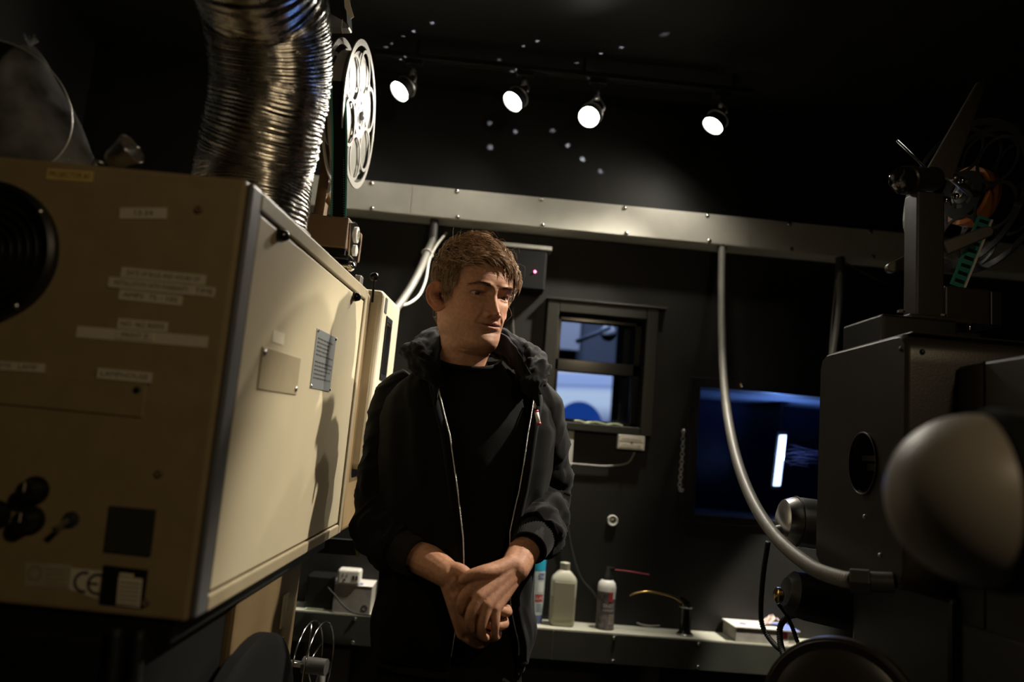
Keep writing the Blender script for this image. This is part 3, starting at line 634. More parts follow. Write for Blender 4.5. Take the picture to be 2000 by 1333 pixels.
strip(-40, 712, 88, 720, 17, 'tape', 'IGNITE   LAMP', yo=0.003)
c0, c1 = loc1(288, 748, 1, 0), loc1(276, 816, 1, 0)
P(MB().box((-0.60, -0.0025, c1[2]), (c0[0], 0, c0[2])), 'cover_plate', 'beige', bevel=0.001)
for (u, v) in ((388, 410), (310, 926), (285, 1178)): P(MB().lathe(loc1(u, v, 1, 0), (0, -1, 0), [(0.0055, 0), (0.005, 0.002), (0.002, 0.003), (0.002, 0.001)], 14), 'panel_screw', 'brown', smooth=True)
P(MB().lathe(loc1(268, 762, 1, -0.0025), (0, -1, 0), [(0.0045, 0), (0.004, 0.002), (0.0005, 0.003)], 14), 'panel_screw', 'black', smooth=True)
# rear face: controls
for (u, v, r) in ((70, 958, 0.0135), (62, 1016, 0.0135), (-6, 1006, 0.014)):
    q = loc1(u, v, 1, 0)
    kn = P(MB().lathe(q, (0, -1, 0), [(r * 1.3, 0), (r * 1.3, 0.003), (r, 0.004), (r * 0.92, 0.022), (r * 0.8, 0.024), (0.001, 0.024)], 24), 'control_knob', 'black', smooth='auto')
    P(MB().box((q[0] - 0.0008, -0.0248, q[2]), (q[0] + 0.0008, -0.024, q[2] + r * 0.8)), 'pointer_line', 'tape', kn)
q = loc1(140, 1015, 1, 0); tg = P(MB().lathe(q, (0, -1, 0), [(0.010, 0), (0.010, 0.003), (0.006, 0.004), (0.006, 0.009)], 18), 'toggle_base', 'conduitdark', smooth='auto')
P(MB().cyl(q + (0, -0.008, 0), q + (-0.006, -0.024, -0.011), 0.0028, 0.0042, 12), 'toggle_lever', 'chrome', tg, smooth='auto')
def quadplate(pts, m, name, th=0.0016, yo=0.0):
    L = [loc1(u, v, 1, -yo) for u, v in pts]; return P(MB().prism(L, (0, -th, 0)), name, m)
quadplate([(216, 988), (306, 996), (295, 1087), (205, 1077)], 'conduitdark', 'outlet_cover', 0.003)
dp = quadplate([(203, 1104), (290, 1114), (280, 1190), (194, 1181)], 'black', 'data_plate', 0.0012)
quadplate([(232, 1127), (279, 1131), (273, 1188), (227, 1182)], 'tape', 'data_label', 0.0004, 0.0013)
for k in range(6):
    a, b = loc1(234 - k, 1137 + k * 8.3, 1, -0.0018), loc1(274 - k, 1140.5 + k * 8.3, 1, -0.0018)
    P(MB().prism([a, b, b + (0, 0, -0.0012), a + (0, 0, -0.0012)], (0, -0.0001, 0)), 'printed_line', 'ink')
a, b = loc1(234, 1119, 1, -0.0014), loc1(262, 1122, 1, -0.0014)
P(MB().prism([a, b, b + (0, 0, -0.004), a + (0, 0, -0.004)], (0, -0.0002, 0)), 'data_heading', 'tape')
M['faded'] = mat('faded_sticker', (0.36, 0.32, 0.24), 0.6, var=0.1, vscale=40)
st = quadplate([(50, 1099), (140, 1104), (139, 1149), (48, 1145)], 'faded', 'approval_sticker', 0.0005)
c = loc1(68, 1120, 1, -0.0006); P(MB().annulus(c, (0, -1, 0), 0.006, 0.0095, 0.0003, 28), 'approval_ring', 'beige', st)
for k in range(4):
    a, b = loc1(88, 1111 + k * 9, 1, -0.0006), loc1(128, 1114 + k * 9, 1, -0.0006); P(MB().prism([a, b, b + (0, 0, -0.0022), a + (0, 0, -0.0022)], (0, -0.0001, 0)), 'printed_line', 'beige', st)
ce = quadplate([(140, 1110), (199, 1116), (190, 1170), (135, 1152)], 'tape', 'ce_sticker', 0.0006, 0.0002)
for (u, v, bar) in ((164, 1138, 0), (190, 1142, 1)):
    c = loc1(u, v, 1, -0.001); rr = 0.0132
    g = MB(); vs = []; n = 26
    for k in range(n + 1):
        th = rad(70 + 220 * k / n); vs += [c + (r * math.cos(th), 0, r * math.sin(th)) for r in (rr, rr * 0.72)]
    g.add(vs, [(2 * k, 2 * k + 1, 2 * k + 3, 2 * k + 2) for k in range(n)])
    if bar: g.box(c + (-rr * 0.85, -0.0001, -0.0016), c + (rr * 0.05, 0.0001, 0.0016))
    P(g, 'ce_letter', 'ink', ce)
# under the lamphouse
P(MB().box((-0.60, 0.0, -1.60), (-0.045, 0.30, -0.585)), 'base_cabinet', 'black', bevel=0.01)
P(MB().box((-0.60, 0.01, -0.59), (-0.02, 0.80, -0.56)), 'underframe', 'black')
pd = P(MB().box((-0.36, 0.28, -1.60), (-0.03, 0.66, -0.56)), 'pedestal', 'ochre', bevel=0.008)
# the pedestal's flared foot and a black disc standing in for the shade of its arched cutout
P(MB().lathe((-0.032, 0.355, -0.985), (1, 0, 0), [(0.315, 0), (0.315, 0.022), (0.29, 0.03), (0.001, 0.03)], 64), 'arch_shade_disc', 'blackmatte', smooth='auto')
q = loc1(553, 1190, 0, -0.03); P(MB().box((-0.03, q[1] - 0.014, q[2] - 0.035), (-0.026, q[1] + 0.016, q[2] + 0.028)), 'worn_latch', 'beigedoor', pd, bevel=0.003)
P(MB().lathe((-0.028, q[1] + 0.02, q[2] - 0.06), (1, 0, 0), [(0.004, 0), (0.003, 0.002)], 10), 'pedestal_screw', 'black', pd)
for dx in (-0.05, -0.078):
    P(MB().tube(catmull([(dx, -0.012, -0.50 - 0.07), (dx + 0.004, -0.016, -0.66), (dx - 0.012, -0.02, -0.80), (dx - 0.01, -0.01, -1.1), (dx - 0.01, -0.03, -1.595)], 8), 0.008, 10), 'power_cable', 'rubber', smooth=True)
# projector head beyond the lamphouse
P(MB().box((-0.30, 0.822, -0.565), (0.0, 1.02, 0.001)), 'gate_housing', 'ochre', bevel=0.012, seg=3)
hd = P(MB().prism([(-0.3, 0.90, 0.014), (-0.3, 1.17, 0.014), (-0.3, 1.17, -0.16), (-0.3, 1.13, -0.42), (-0.3, 0.90, -0.42)], (0.33, 0, 0)), 'projector_head', 'cream', bevel=0.014, seg=4)
a, b = loc1(735, 608, 0, 0.0305), loc1(765, 632, 0, 0.0305)
P(MB().box((0.0285, 0.96, -0.20), (0.033, b[1], b[2] + 0.008)), 'head_window_frame', 'black', hd, bevel=0.004)
P(MB().box((0.031, 0.97, -0.185), (0.0335, b[1] - 0.016, b[2] - 0.006)), 'head_window', 'blackgloss', hd)
P(MB().box((0.0335, 0.97, b[2] - 0.016), (0.035, b[1] - 0.03, b[2] - 0.010)), 'amber_strip', 'brass', hd)
q = loc1(755, 596, 0, 0.0305); P(MB().box((0.030, q[1] - 0.02, q[2] - 0.022), (0.0315, q[1] + 0.008, q[2] + 0.016)), 'badge', 'ink', hd, bevel=0.004)
q = loc1(731, 541, 1, 0.86)
lv = P(MB().sphere(q, 0.0105, 18, 12), 'lever_ball', 'blackgloss', smooth=True)
P(MB().cyl(q, q + (0.0, 0.01, -0.06), 0.003), 'lever_rod', 'blackgloss', lv)
# film gate box, rollers and reel post above
zt = 0.172; a, b = loc1(603, 425, 1, 0.85), loc1(682, 425, 1, 0.85)
P(MB().box((-0.30, 0.85, b[2] - 0.075), (b[0], 1.02, b[2])), 'film_trap_box', 'brown', bevel=0.003)
gx = b[0]
gp = P(MB().prism([(gx, 0.86, b[2] - 0.01), (gx, 0.90, b[2] + 0.002), (gx, 0.96, b[2] - 0.002), (gx, 0.98, b[2] - 0.03), (gx, 0.97, b[2] - 0.085), (gx, 0.88, b[2] - 0.085)], (0.006, 0, 0)), 'roller_plate', 'chrome', bevel=0.001)
P(MB().lathe((gx + 0.006, 0.92, b[2] - 0.025), (1, 0, 0), [(0.020, 0), (0.020, 0.004), (0.013, 0.006), (0.013, 0.001)], 24), 'roller_disc', 'offwhite', gp, smooth='auto')
P(MB().lathe((gx + 0.006, 0.925, b[2] - 0.063), (1, 0, 0), [(0.014, 0), (0.014, 0.004), (0.008, 0.006)], 24), 'roller_disc', 'offwhite', gp, smooth='auto')
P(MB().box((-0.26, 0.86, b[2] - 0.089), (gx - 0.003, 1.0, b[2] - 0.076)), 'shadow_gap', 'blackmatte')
P(MB().cyl((-0.2, 0.90, b[2] - 0.108), (gx + 0.004, 0.90, b[2] - 0.108), 0.0155), 'guide_roller', 'chrome', smooth='auto')
P(MB().sphere((gx + 0.006, 0.90, b[2] - 0.108), 0.012, 16, 10), 'roller_end', 'chrome', smooth=True)
P(MB().box((-0.26, 0.87, 0.0), (gx - 0.004, 1.0, b[2] - 0.124)), 'mount_block', 'black', bevel=0.002)
P(MB().box((gx + 0.012, 0.93, 0.014), (gx + 0.028, 0.96, 0.05)), 'stop_tab', 'steel', bevel=0.002)
P(MB().cyl((gx - 0.01, 0.90, 0.02), (gx + 0.006, 0.90, -0.02), 0.006, 0.008), 'hinge_pin', 'chrome', smooth='auto')
rc = R1.T @ (at(703, 226, d=2.1) - P1)
a = loc1(622, 420, 1, 1.06)
P(MB().prism([(a[0] - 0.016, 1.05, 0.08), (a[0] + 0.014, 1.05, 0.08), (rc[0] - 0.065, 1.05, rc[2] + 0.02), (rc[0] - 0.09, 1.05, rc[2] + 0.02)], (0, 0.03, 0)), 'reel_post', 'brown', bevel=0.002)
P(MB().cyl((rc[0] - 0.085, 1.03, rc[2]), (rc[0] + 0.008, 1.03, rc[2]), 0.008), 'reel_spindle', 'chrome', smooth='auto')

# ------------------------------------------------------------------ film reels
def make_reel(name, label, c, Rm, side, metal, packmat, rim=0.19, gap=0.045, pack=0.160, core=None, corem=None, loc_frame=None):
    """disc in the local y-z plane; side=+1 shows its face to +x"""
    root = thing(name, label, 'film reel', c, Rm)
    fr = (Rm, np.array(c, float))
    def flange(x, nm):
        mb = MB(); s = rim / 0.19
        mb.annulus((x, 0, 0), (1, 0, 0), 0.174 * s, 0.19 * s, 0.0030, 96)
        for k in range(6):
            th = rad(30 + 60 * k); mb.annulus((x, 0.1145 * s * math.cos(th), 0.1145 * s * math.sin(th)), (1, 0, 0), 0.052 * s, 0.0605 * s, 0.0024, 48)
        mb.annulus((x, 0, 0), (1, 0, 0), 0.036 * s, 0.060 * s, 0.0020, 64); mb.annulus((x, 0, 0), (1, 0, 0), 0.009 * s, 0.026 * s, 0.0022, 48)
        for k in range(6):
            th = rad(60 * k + 12); mb.obox((x, 0.031 * s * math.cos(th), 0.031 * s * math.sin(th)), (1, 0, 0), (0, math.cos(th), math.sin(th)), (0, -math.sin(th), math.cos(th)), (0.0018, 0.014 * s, 0.012 * s))
        return mb.build(nm, metal, root, smooth='auto', frame=fr)
    flange(0.0, 'flange'); flange(-side * gap, 'flange')
    if pack: MB().lathe((-side * 0.006 if side > 0 else 0.006, 0, 0), (-side, 0, 0), [(0.045, 0), (pack, 0), (pack, gap - 0.012), (0.045, gap - 0.012)], 96, False, False).build('wound_film', packmat, root, smooth='auto', frame=fr)
    MB().lathe((-side * 0.004, 0, 0), (-side, 0, 0), [(0.010, -0.008), (0.045, -0.0), (0.045, gap - 0.008), (0.010, gap)], 32, False, False).build('hub', 'conduitdark', root, smooth='auto', frame=fr)
    if core: MB().lathe((-side * 0.010, 0, 0), (-side, 0, 0), [(0.046, 0), (core, 0), (core, gap - 0.02), (0.046, gap - 0.02)], 48, False, False).build('core', corem, root, smooth='auto', frame=fr)
    MB().lathe((0, 0, 0), (side, 0, 0), [(0.011, 0), (0.011, 0.008), (0.006, 0.012), (0.001, 0.012)], 16).build('spindle_cap', 'steel', root, smooth='auto', frame=fr)
    return root
r1c = tow1(rc)
make_reel('film_reel', 'white painted metal film reel above the left projector beside the foil duct', r1c, R1, 1, 'reelmetal', 'filmpack', gap=0.05)
# dark film threaded from the reel down to the projector
fs = MB(); top = np.array([rc[0] - 0.025, rc[1] - 0.1615, rc[2] + 0.02]); end = np.array([loc1(662, 424, 1, 0.862)[0], 0.862, 0.160])
path = catmull([top, top * 0.66 + end * 0.34 + (0.004, -0.002, 0), top * 0.33 + end * 0.67 + (0.003, 0, 0), end], 6)
P0s = [[p + (-0.0175, 0, 0), p + (0.0175, 0, 0), p + (0.0175, 0.0004, 0), p + (-0.0175, 0.0004, 0)] for p in path]
fso = thing('film_strip', 'dark film strip running from the white reel down into the left projector', 'film', tow1(end))
fs.loft(P0s).build('film_base', 'film', fso, frame=F1)
for s in (-1, 1):
    MB().loft([[p + (s * 0.0172 - 0.0022, -0.0003, 0), p + (s * 0.0172 + 0.0022, -0.0003, 0), p + (s * 0.0172 + 0.0022, 0.0006, 0), p + (s * 0.0172 - 0.0022, 0.0006, 0)] for p in path]).build('film_edge', 'teal', fso, frame=F1)
hol = MB()
for k in range(60):
    p = top + (end - top) * (k + 0.5) / 60
    for s in (-1, 1): hol.box(p + (s * 0.0138 - 0.0012, -0.0008, -0.0009), p + (s * 0.0138 + 0.0012, -0.0002, 0.0009))
hol.build('perforations', 'steel', fso, frame=F1)
# curled film leader hanging behind
a = loc1(640, 380, 1, 1.08)
rb = MB(); pa = catmull([loc1(634, 350, 1, 1.08), loc1(632, 372, 1, 1.08), loc1(640, 395, 1, 1.06), loc1(652, 412, 1, 1.04), loc1(662, 422, 1, 1.02)], 6)
M['leader'] = mat('amber_film_leader', (0.42, 0.28, 0.15), 0.25)
rb.loft([[p + (-0.012 + 0.0 * i, 0, 0.008), p + (0.010, 0, 0.012), p + (0.010, 0.0005, 0.012), p + (-0.012, 0.0005, 0.008)] for i, p in enumerate(pa)])
tag(settle(rb.build('film_leader', 'leader', frame=F1, smooth=True)), 'curled amber film leader behind the dark film strip', 'film')

# ------------------------------------------------------------------ foil duct
dpts = [loc1(491, 430, 1, 0.345) * np.array([1, 1, 0]) + (0, 0, 0.001), np.array([-0.1145, 0.345, 0.05])]
dpx = [(498, 335, 1.385), (514, 250, 1.365), (528, 150, 1.345), (522, 50, 1.305), (510, -10, 1.265), (487, -90, 1.20)]
dpts = [np.array([-0.117, 0.347, 0.001]), np.array([-0.116, 0.345, 0.045])] + [R1.T @ (at(u, v, d=d) - P1) for u, v, d in dpx]
lastw = tow1(dpts[-1]); dw = [tow1(p) for p in dpts] + [np.array([lastw[0] - 0.045, lastw[1] - 0.13, 2.19]), np.array([lastw[0] - 0.08, lastw[1] - 0.19, 2.40]), np.array([lastw[0] - 0.10, lastw[1] - 0.2, ZC - 0.001])]
cp = catmull(dw, 16); seg = np.cumsum([0] + [np.linalg.norm(cp[i + 1] - cp[i]) for i in range(len(cp) - 1)])
NR = 5; pitch = 0.0066; ns = int(seg[-1] / pitch * NR); s = np.linspace(0, seg[-1], ns); xyz = np.stack([np.interp(s, seg, [p[c] for p in cp]) for c in range(3)], 1)
for _ in range(12): xyz[1:-1] = 0.25 * xyz[:-2] + 0.5 * xyz[1:-1] + 0.25 * xyz[2:]
N = 110; rings = []; u = None; rr = np.random.RandomState(4); ringj = rr.normal(0, 1, ns // NR + 3)
for i in range(ns):
    t = xyz[min(i + 1, ns - 1)] - xyz[max(i - 1, 0)]; t /= np.linalg.norm(t)
    if u is None: u = np.cross([0, 1.0, 0], t); u /= np.linalg.norm(u)
    u = u - t * (u @ t); u /= np.linalg.norm(u); v = np.cross(t, u)
    ring = []
    for k in range(N):
        th = 2 * math.pi * k / N
        ph = i / NR + th / (2 * math.pi)                      # helical seam
        j = ringj[int(ph) % len(ringj)]
        w = abs(((ph % 1.0) - 0.5) * 2)
        dent = mnoise.noise(Vector((math.cos(th) * 1.6, math.sin(th) * 1.6, i / NR * 0.045)))
        fine = mnoise.noise(Vector((math.cos(th) * 5, math.sin(th) * 5, i / NR * 0.35)))
        R = 0.0985 + 0.0026 * (w - 0.5) + 0.0007 * j * (1 if w > 0.35 else 0.5) + 0.0045 * dent + 0.0011 * fine
        ring.append(xyz[i] + R * (math.cos(th) * u + math.sin(th) * v) + t * 0.0014 * (fine + 0.6 * j))
    rings.append(ring)
du = thing('foil_duct', 'crumpled ribbed aluminium foil exhaust duct rising from the lamphouse to the ceiling', 'duct', tow1((-0.117, 0.347, 0)))
MB().loft(rings, cap0=False, cap1=False).build('corrugated_hose', 'alu', du, smooth=True)
P(MB().lathe((-0.117, 0.347, 0.0), (0, 0, 1), [(0.106, 0.0005), (0.106, 0.014), (0.101, 0.018)], 64, False, False), 'collar', 'steel', du, smooth='auto')

# ------------------------------------------------------------------ things on top of the lamphouse, at the far left
# black spool standing on edge
c = loc1(-14, 268, 1, 0.10); c[2] = max(c[2], 0.0)
SR = c[2] - 0.002
SR = 0.095; c[2] = SR + 0.0015
bs = thing('black_spool', 'black film spool with shiny rims standing at the far left on the lamphouse', 'spool', tow1((c[0], c[1], 0.0)))
spf = (R1 @ rotm(rad(-38)), tow1(c))
MB().lathe((0, 0, 0), (1, 0, 0), [(0.004, -0.02), (SR, -0.02), (SR, -0.017), (SR * 0.85, -0.016), (SR * 0.85, 0.016), (SR, 0.017), (SR, 0.02), (0.004, 0.02), (0.004, -0.02)], 64, False, False).build('drum', 'blackgloss', bs, smooth='auto', frame=spf)
for xx in (-0.02, 0.02): MB().torus((xx, 0, 0), (1, 0, 0), SR - 0.0015, 0.0012, 80, 8).build('rim', 'steel', bs, True, frame=spf)
# clear plastic bag slumped over it: tied neck at the top, wide crinkled skirt
bag = MB(); n = 60; rings = []
apex = loc1(58, 92, 1, 0.12); b0 = loc1(186, 322, 1, 0.10); bl = loc1(-90, 322, 1, 0.12); foot = np.array([(b0[0] + bl[0]) / 2, 0.135, 0.0016]); hwb = (b0[0] - bl[0]) / 2
for i in range(26):
    f = i / 25; ring = []
    for k in range(n):
        th = 2 * math.pi * k / n
        hw, hd = 0.006 + (hwb - 0.006) * f ** 0.85, 0.006 + 0.112 * f ** 0.55
        cr = 1 + f * (0.05 * math.sin(7 * th + 3 * f) + 0.10 * mnoise.noise(Vector((math.cos(th) * 3.2, math.sin(th) * 3.2, f * 2.5))) + 0.05 * mnoise.noise(Vector((math.cos(th) * 9, math.sin(th) * 9, f * 5))))
        ring.append(apex * (1 - f) + foot * f + np.array([hw * cr * math.cos(th), hd * cr * math.sin(th), 0.006 * mnoise.noise(Vector((th, f * 5, 3))) * (f < 0.99)]))
    rings.append(ring)
bag.loft(rings, cap1=False)
for k in range(9):
    a_ = 0.7 * k; bag.tube([apex, apex + (0.010 * math.cos(a_), 0.008 * math.sin(a_), 0.010 + 0.004 * (k % 3))], 0.0012, 5)
tag(settle(bag.build('plastic_bag', 'wrap', smooth=True, frame=F1)), 'clear crinkled plastic bag draped over the black spool on the lamphouse', 'bag')
# metal cup lying tilted
q = loc1(216, 312, 1, 0.045); axd = np.array([0.80, -0.18, 0.52]); axd /= np.linalg.norm(axd)
q[2] = 0.018
cup = thing('metal_cup', 'small dented metal cup lying tilted on the lamphouse left of the duct', 'cup', tow1((q[0], q[1], 0.0)))
MB().lathe(q, axd, [(0.0005, -0.002), (0.0105, 0), (0.0140, 0.007), (0.0165, 0.022), (0.0210, 0.037), (0.0200, 0.0374), (0.0152, 0.023), (0.0125, 0.008), (0.0005, 0.002)], 36, False, False).build('bowl', 'steel', cup, smooth='auto', frame=F1)
MB().torus(q + axd * 0.037, axd, 0.0206, 0.0010, 40, 8).build('rim', 'chrome', cup, True, frame=F1)
MB().tube([q + (-0.006, -0.003, -0.004), q + (-0.018, -0.005, 0.0), q + (-0.022, -0.006, -0.012)], 0.0022, 8).build('tab', 'steel', cup, True, frame=F1)

# hanging bracket with a paper tag, top of the picture
br = thing('ceiling_bracket', 'worn metal bracket with a taped tag hanging beside the top of the duct', 'bracket', at(668, 55, d=1.75))
def pz(u, v, d=1.75): return at(u, v, d=d)
MB().prism([pz(640, 22), pz(672, 42), pz(682, 52), pz(680, 55), pz(640, 55)], np.array(FW) * 0.03).build('plate', 'steel', br)
MB().prism([pz(640, -60), pz(672, -60), pz(678, 44), pz(646, 28)], np.array(FW) * 0.05 + np.array([0, 0.01, 0])).build('arm', 'black', br)
MB().prism([pz(672, -4, 1.73), pz(680, -4, 1.73), pz(691, 32, 1.73), pz(684, 37, 1.73), pz(673, 14, 1.73)], np.array(FW) * 0.004).build('tag', 'tape', br)
MB().box(pz(655, -60) + (-0.012, 0.02, 0), (pz(655, -60)[0] + 0.012, pz(655, -60)[1] + 0.044, ZC - 0.0005)).build('hanger', 'black', br)
MB().tube([pz(669, 38), pz(667, 56), pz(670, 66)], 0.0008, 6).build('thread', 'tape', br)
# ------------------------------------------------------------------ right film projector
X2 = 0.72
rp = thing('film_projector', 'dark taupe film projector at the right with an oval opening in its side', 'projector', (0.95, 1.3, 0))
def rrect(y0, y1, z0, z1, r, n=64):
    """rounded rectangle in the y-z plane, n points, by angle"""
    cy, cz = (y0 + y1) / 2, (z0 + z1) / 2; out = []
    pts = []
    for (yc, zc, a0) in ((y1 - r, z1 - r, 0), (y0 + r, z1 - r, 90), (y0 + r, z0 + r, 180), (y1 - r, z0 + r, 270)):
        for k in range(9): th = rad(a0 + 90 * k / 8); pts.append((yc + r * math.cos(th), zc + r * math.sin(th)))
    P_ = pts + [pts[0]]; seg = np.cumsum([0] + [math.hypot(P_[i + 1][0] - P_[i][0], P_[i + 1][1] - P_[i][1]) for i in range(len(P_) - 1)])
    s = np.linspace(0, seg[-1], n, endpoint=False)
    return [(float(np.interp(q, seg, [p[0] for p in P_])), float(np.interp(q, seg, [p[1] for p in P_]))) for q in s]
y0, y1, z0, z1 = 1.285, 1.618, 1.155, 1.581
outer = rrect(y0, y1, z0, z1, 0.028, 72); oc = (1.4255, 1.359); oh = (0.050, 0.0555)
ang = [math.atan2((z - oc[1]) / oh[1], (y - oc[0]) / oh[0]) for y, z in outer]
oval = [(oc[0] + oh[0] * math.cos(a), oc[1] + oh[1] * math.sin(a)) for a in ang]
body = MB()
ins = rrect(y0 + 0.006, y1 - 0.006, z0 + 0.006, z1 - 0.006, 0.024, 72)
ins2 = rrect(y0 + 0.002, y1 - 0.002, z0 + 0.002, z1 - 0.002, 0.027, 72)
body.loft([[(1.25, y, z) for y, z in outer], [(X2 + 0.010, y, z) for y, z in outer], [(X2 + 0.004, y, z) for y, z in ins2], [(X2, y, z) for y, z in ins], [(X2, y, z) for y, z in oval], [(X2 + 0.004, oc[0] + (y - oc[0]) * 0.96, oc[1] + (z - oc[1]) * 0.96) for y, z in oval], [(X2 + 0.06, oc[0] + (y - oc[0]) * 0.96, oc[1] + (z - oc[1]) * 0.96) for y, z in oval]], cap0=True, cap1=True)
bo = body.build('head_casing', 'taupe', rp, smooth='auto')
MB().loft([[(X2 - 0.002 + 0.002 * math.sin(q), oc[0] + (oh[0] + 0.002 * math.cos(q)) * math.cos(th), oc[1] + (oh[1] + 0.002 * math.cos(q)) * math.sin(th)) for q in np.linspace(0, 2 * math.pi, 8, endpoint=False)] for th in np.linspace(0, 2 * math.pi, 49)], cap0=False, cap1=False).build('opening_rim', 'taupedark', rp, True)
MB().box((X2 + 0.02, oc[0] - 0.045, oc[1] + 0.006), (X2 + 0.05, oc[0] + 0.045, oc[1] + 0.016)).box((X2 + 0.03, oc[0] - 0.045, oc[1] - 0.012), (X2 + 0.05, oc[0] + 0.045, oc[1] + 0.002)).build('inner_mechanism', 'conduitdark', rp)
MB().box((X2 + 0.012, y0 + 0.004, z1 - 0.0005), (1.25, y1 - 0.03, z1 + 0.003)).build('top_plate', 'taupe', rp, bevel=0.002)
for (u, v) in ((1761, 682), (1801, 688)):
    p = at(u, v, x=X2) if u < 1771 else at(u, v, y=y0); n = (-1, 0, 0) if u < 1771 else (0, -1, 0)
    screw(rp, p, n, 0.005, 'black', 'casing_screw')
# lamphouse joined behind the head, towards the camera
MB().box((0.805, 0.55, 1.00), (1.30, 1.284, 1.530)).build('lamphouse_body', 'taupedark', rp, bevel=0.008, seg=3)
MB().box((0.803, 0.86, 1.04), (0.806, 1.205, 1.525)).build('lamphouse_door', 'taupedark', rp, bevel=0.001)
MB().box((0.804, 1.208, 1.0), (0.8055, 1.212, 1.53)).build('door_seam', 'blackmatte', rp)
# lower body, gear cover and base
MB().box((0.79, 1.27, 0.80), (1.25, 1.60, 1.155)).build('sound_head', 'black', rp, bevel=0.01)
MB().box((0.80, 0.95, 0.95), (1.22, 1.26, 1.12)).build('side_panel', 'conduitdark', rp, bevel=0.004)
MB().box((0.86, 0.8, 0.0), (1.22, 1.55, 0.82)).build('pedestal', 'black', rp, bevel=0.015)
for k, (u, v) in enumerate(((1690, 1010), (1720, 1085), (1602, 1190), (1625, 1200))): screw(rp, at(u, v, x=X2 if v < 1090 else 0.79), (-1, 0, 0), 0.004, 'steel', 'fixing_screw')
# motors on the far side of the head
mc = at(1552, 1020, y=1.75)
mo = MB().lathe(mc + (0.012, 0, 0), (-1, 0, 0.05), [(0.001, 0.045), (0.030, 0.045), (0.045, 0.038), (0.052, 0.020), (0.054, 0.0), (0.054, -0.11), (0.001, -0.11)], 40).build('drive_motor', 'steel', rp, smooth='auto')
MB().torus(mc + (0.0, 0, 0), (-1, 0, 0.05), 0.0545, 0.002, 40, 8).build('motor_band', 'conduitdark', mo, True)
MB().cyl(mc + (-0.03, 0, -0.02), mc + (-0.055, 0, -0.024), 0.012, 0.009).build('motor_boss', 'conduit', mo, 'auto')
mc2 = at(1560, 1165, y=1.72)
m2o = MB().lathe(mc2 + (0.02, 0, 0), (-1, 0, 0.15), [(0.001, 0.05), (0.030, 0.05), (0.046, 0.035), (0.050, 0.0), (0.050, -0.10), (0.001, -0.10)], 36).build('take_up_motor', 'conduitdark', rp, smooth='auto')
MB().lathe(mc2 + (-0.04, -0.01, 0.0), (-1, 0, 0.0), [(0.012, 0), (0.016, 0.004), (0.016, 0.012), (0.010, 0.016)], 20).build('motor_cap', 'brass', m2o, smooth='auto')
# flywheel low at the right
fwc = at(1640, 1402, y=1.27)
fl = MB().lathe(fwc, (-0.55, -0.83, 0.05), [(0.001, 0.012), (0.085, 0.012), (0.10, 0.004), (0.112, 0.010), (0.118, 0.004), (0.118, -0.02), (0.001, -0.02)], 80).build('flywheel', 'taupedark', rp, smooth='auto')
MB().torus(fwc + np.array([-0.55, -0.83, 0.05]) * 0.006, (-0.55, -0.83, 0.05), 0.116, 0.0012, 90, 8).build('flywheel_rim', 'taupedark', rp, True)
# reel post and magazine arm on top of the head
py = 1.50
pa, pb = at(1790, 598, y=py), at(1845, 598, y=py); ptop = at(1800, 372, y=py)
MB().box((pa[0], py, 1.655), (pb[0], py + 0.05, ptop[2])).build('reel_post', 'taupe', rp, bevel=0.004)
ba, bb = at(1722, 657, y=1.44), at(1872, 657, y=1.44); bt = at(1760, 615, y=1.44)
MB().box((ba[0], 1.44, z1 + 0.003), (bb[0], 1.60, bt[2])).build('post_base', 'black', rp, bevel=0.006)
MB().box((pa[0] - 0.03, 1.47, bt[2]), (pb[0] + 0.04, 1.58, bt[2] + 0.012)).build('base_flange', 'taupe', rp, bevel=0.003)
for (u, v) in ((1768, 603), (1850, 604)): p = at(u, v, y=1.46); MB().lathe((p[0], 1.475, bt[2] + 0.012), (0, 0, 1), [(0.007, 0), (0.007, 0.004), (0.003, 0.006)], 6).build('flange_bolt', 'steel', rp)
p = at(1725, 630, y=1.46); MB().cyl(p + (-0.012, 0, 0), p + (0.03, 0, 0), 0.013).build('side_knob', 'black', rp, 'auto')
ta, tb = at(1846, 625, y=1.52), at(1916, 562, y=1.52)
MB().box((ta[0], 1.52, ta[2] - 0.005), (tb[0] + 0.02, 1.62, tb[2] - 0.002)).build('film_trap_box', 'taupe', rp, bevel=0.004)
MB().box((tb[0] + 0.02, 1.52, ta[2] - 0.003), (tb[0] + 0.045, 1.62, tb[2] - 0.004)).build('trap_door', 'black', rp, bevel=0.003)
p = at(1875, 640, y=1.5); MB().cyl(p + (-0.012, 0, 0), p + (0.012, 0, 0), 0.012).build('guide_roller', 'chrome', rp, 'auto')
MB().sphere(p + (0.016, 0, 0), 0.012, 18, 12).build('roller_end', 'chrome', rp, True)
MB().box((p[0] - 0.03, 1.48, z1 + 0.003), (p[0] + 0.03, 1.55, p[2] - 0.012)).build('roller_block', 'black', rp, bevel=0.002)
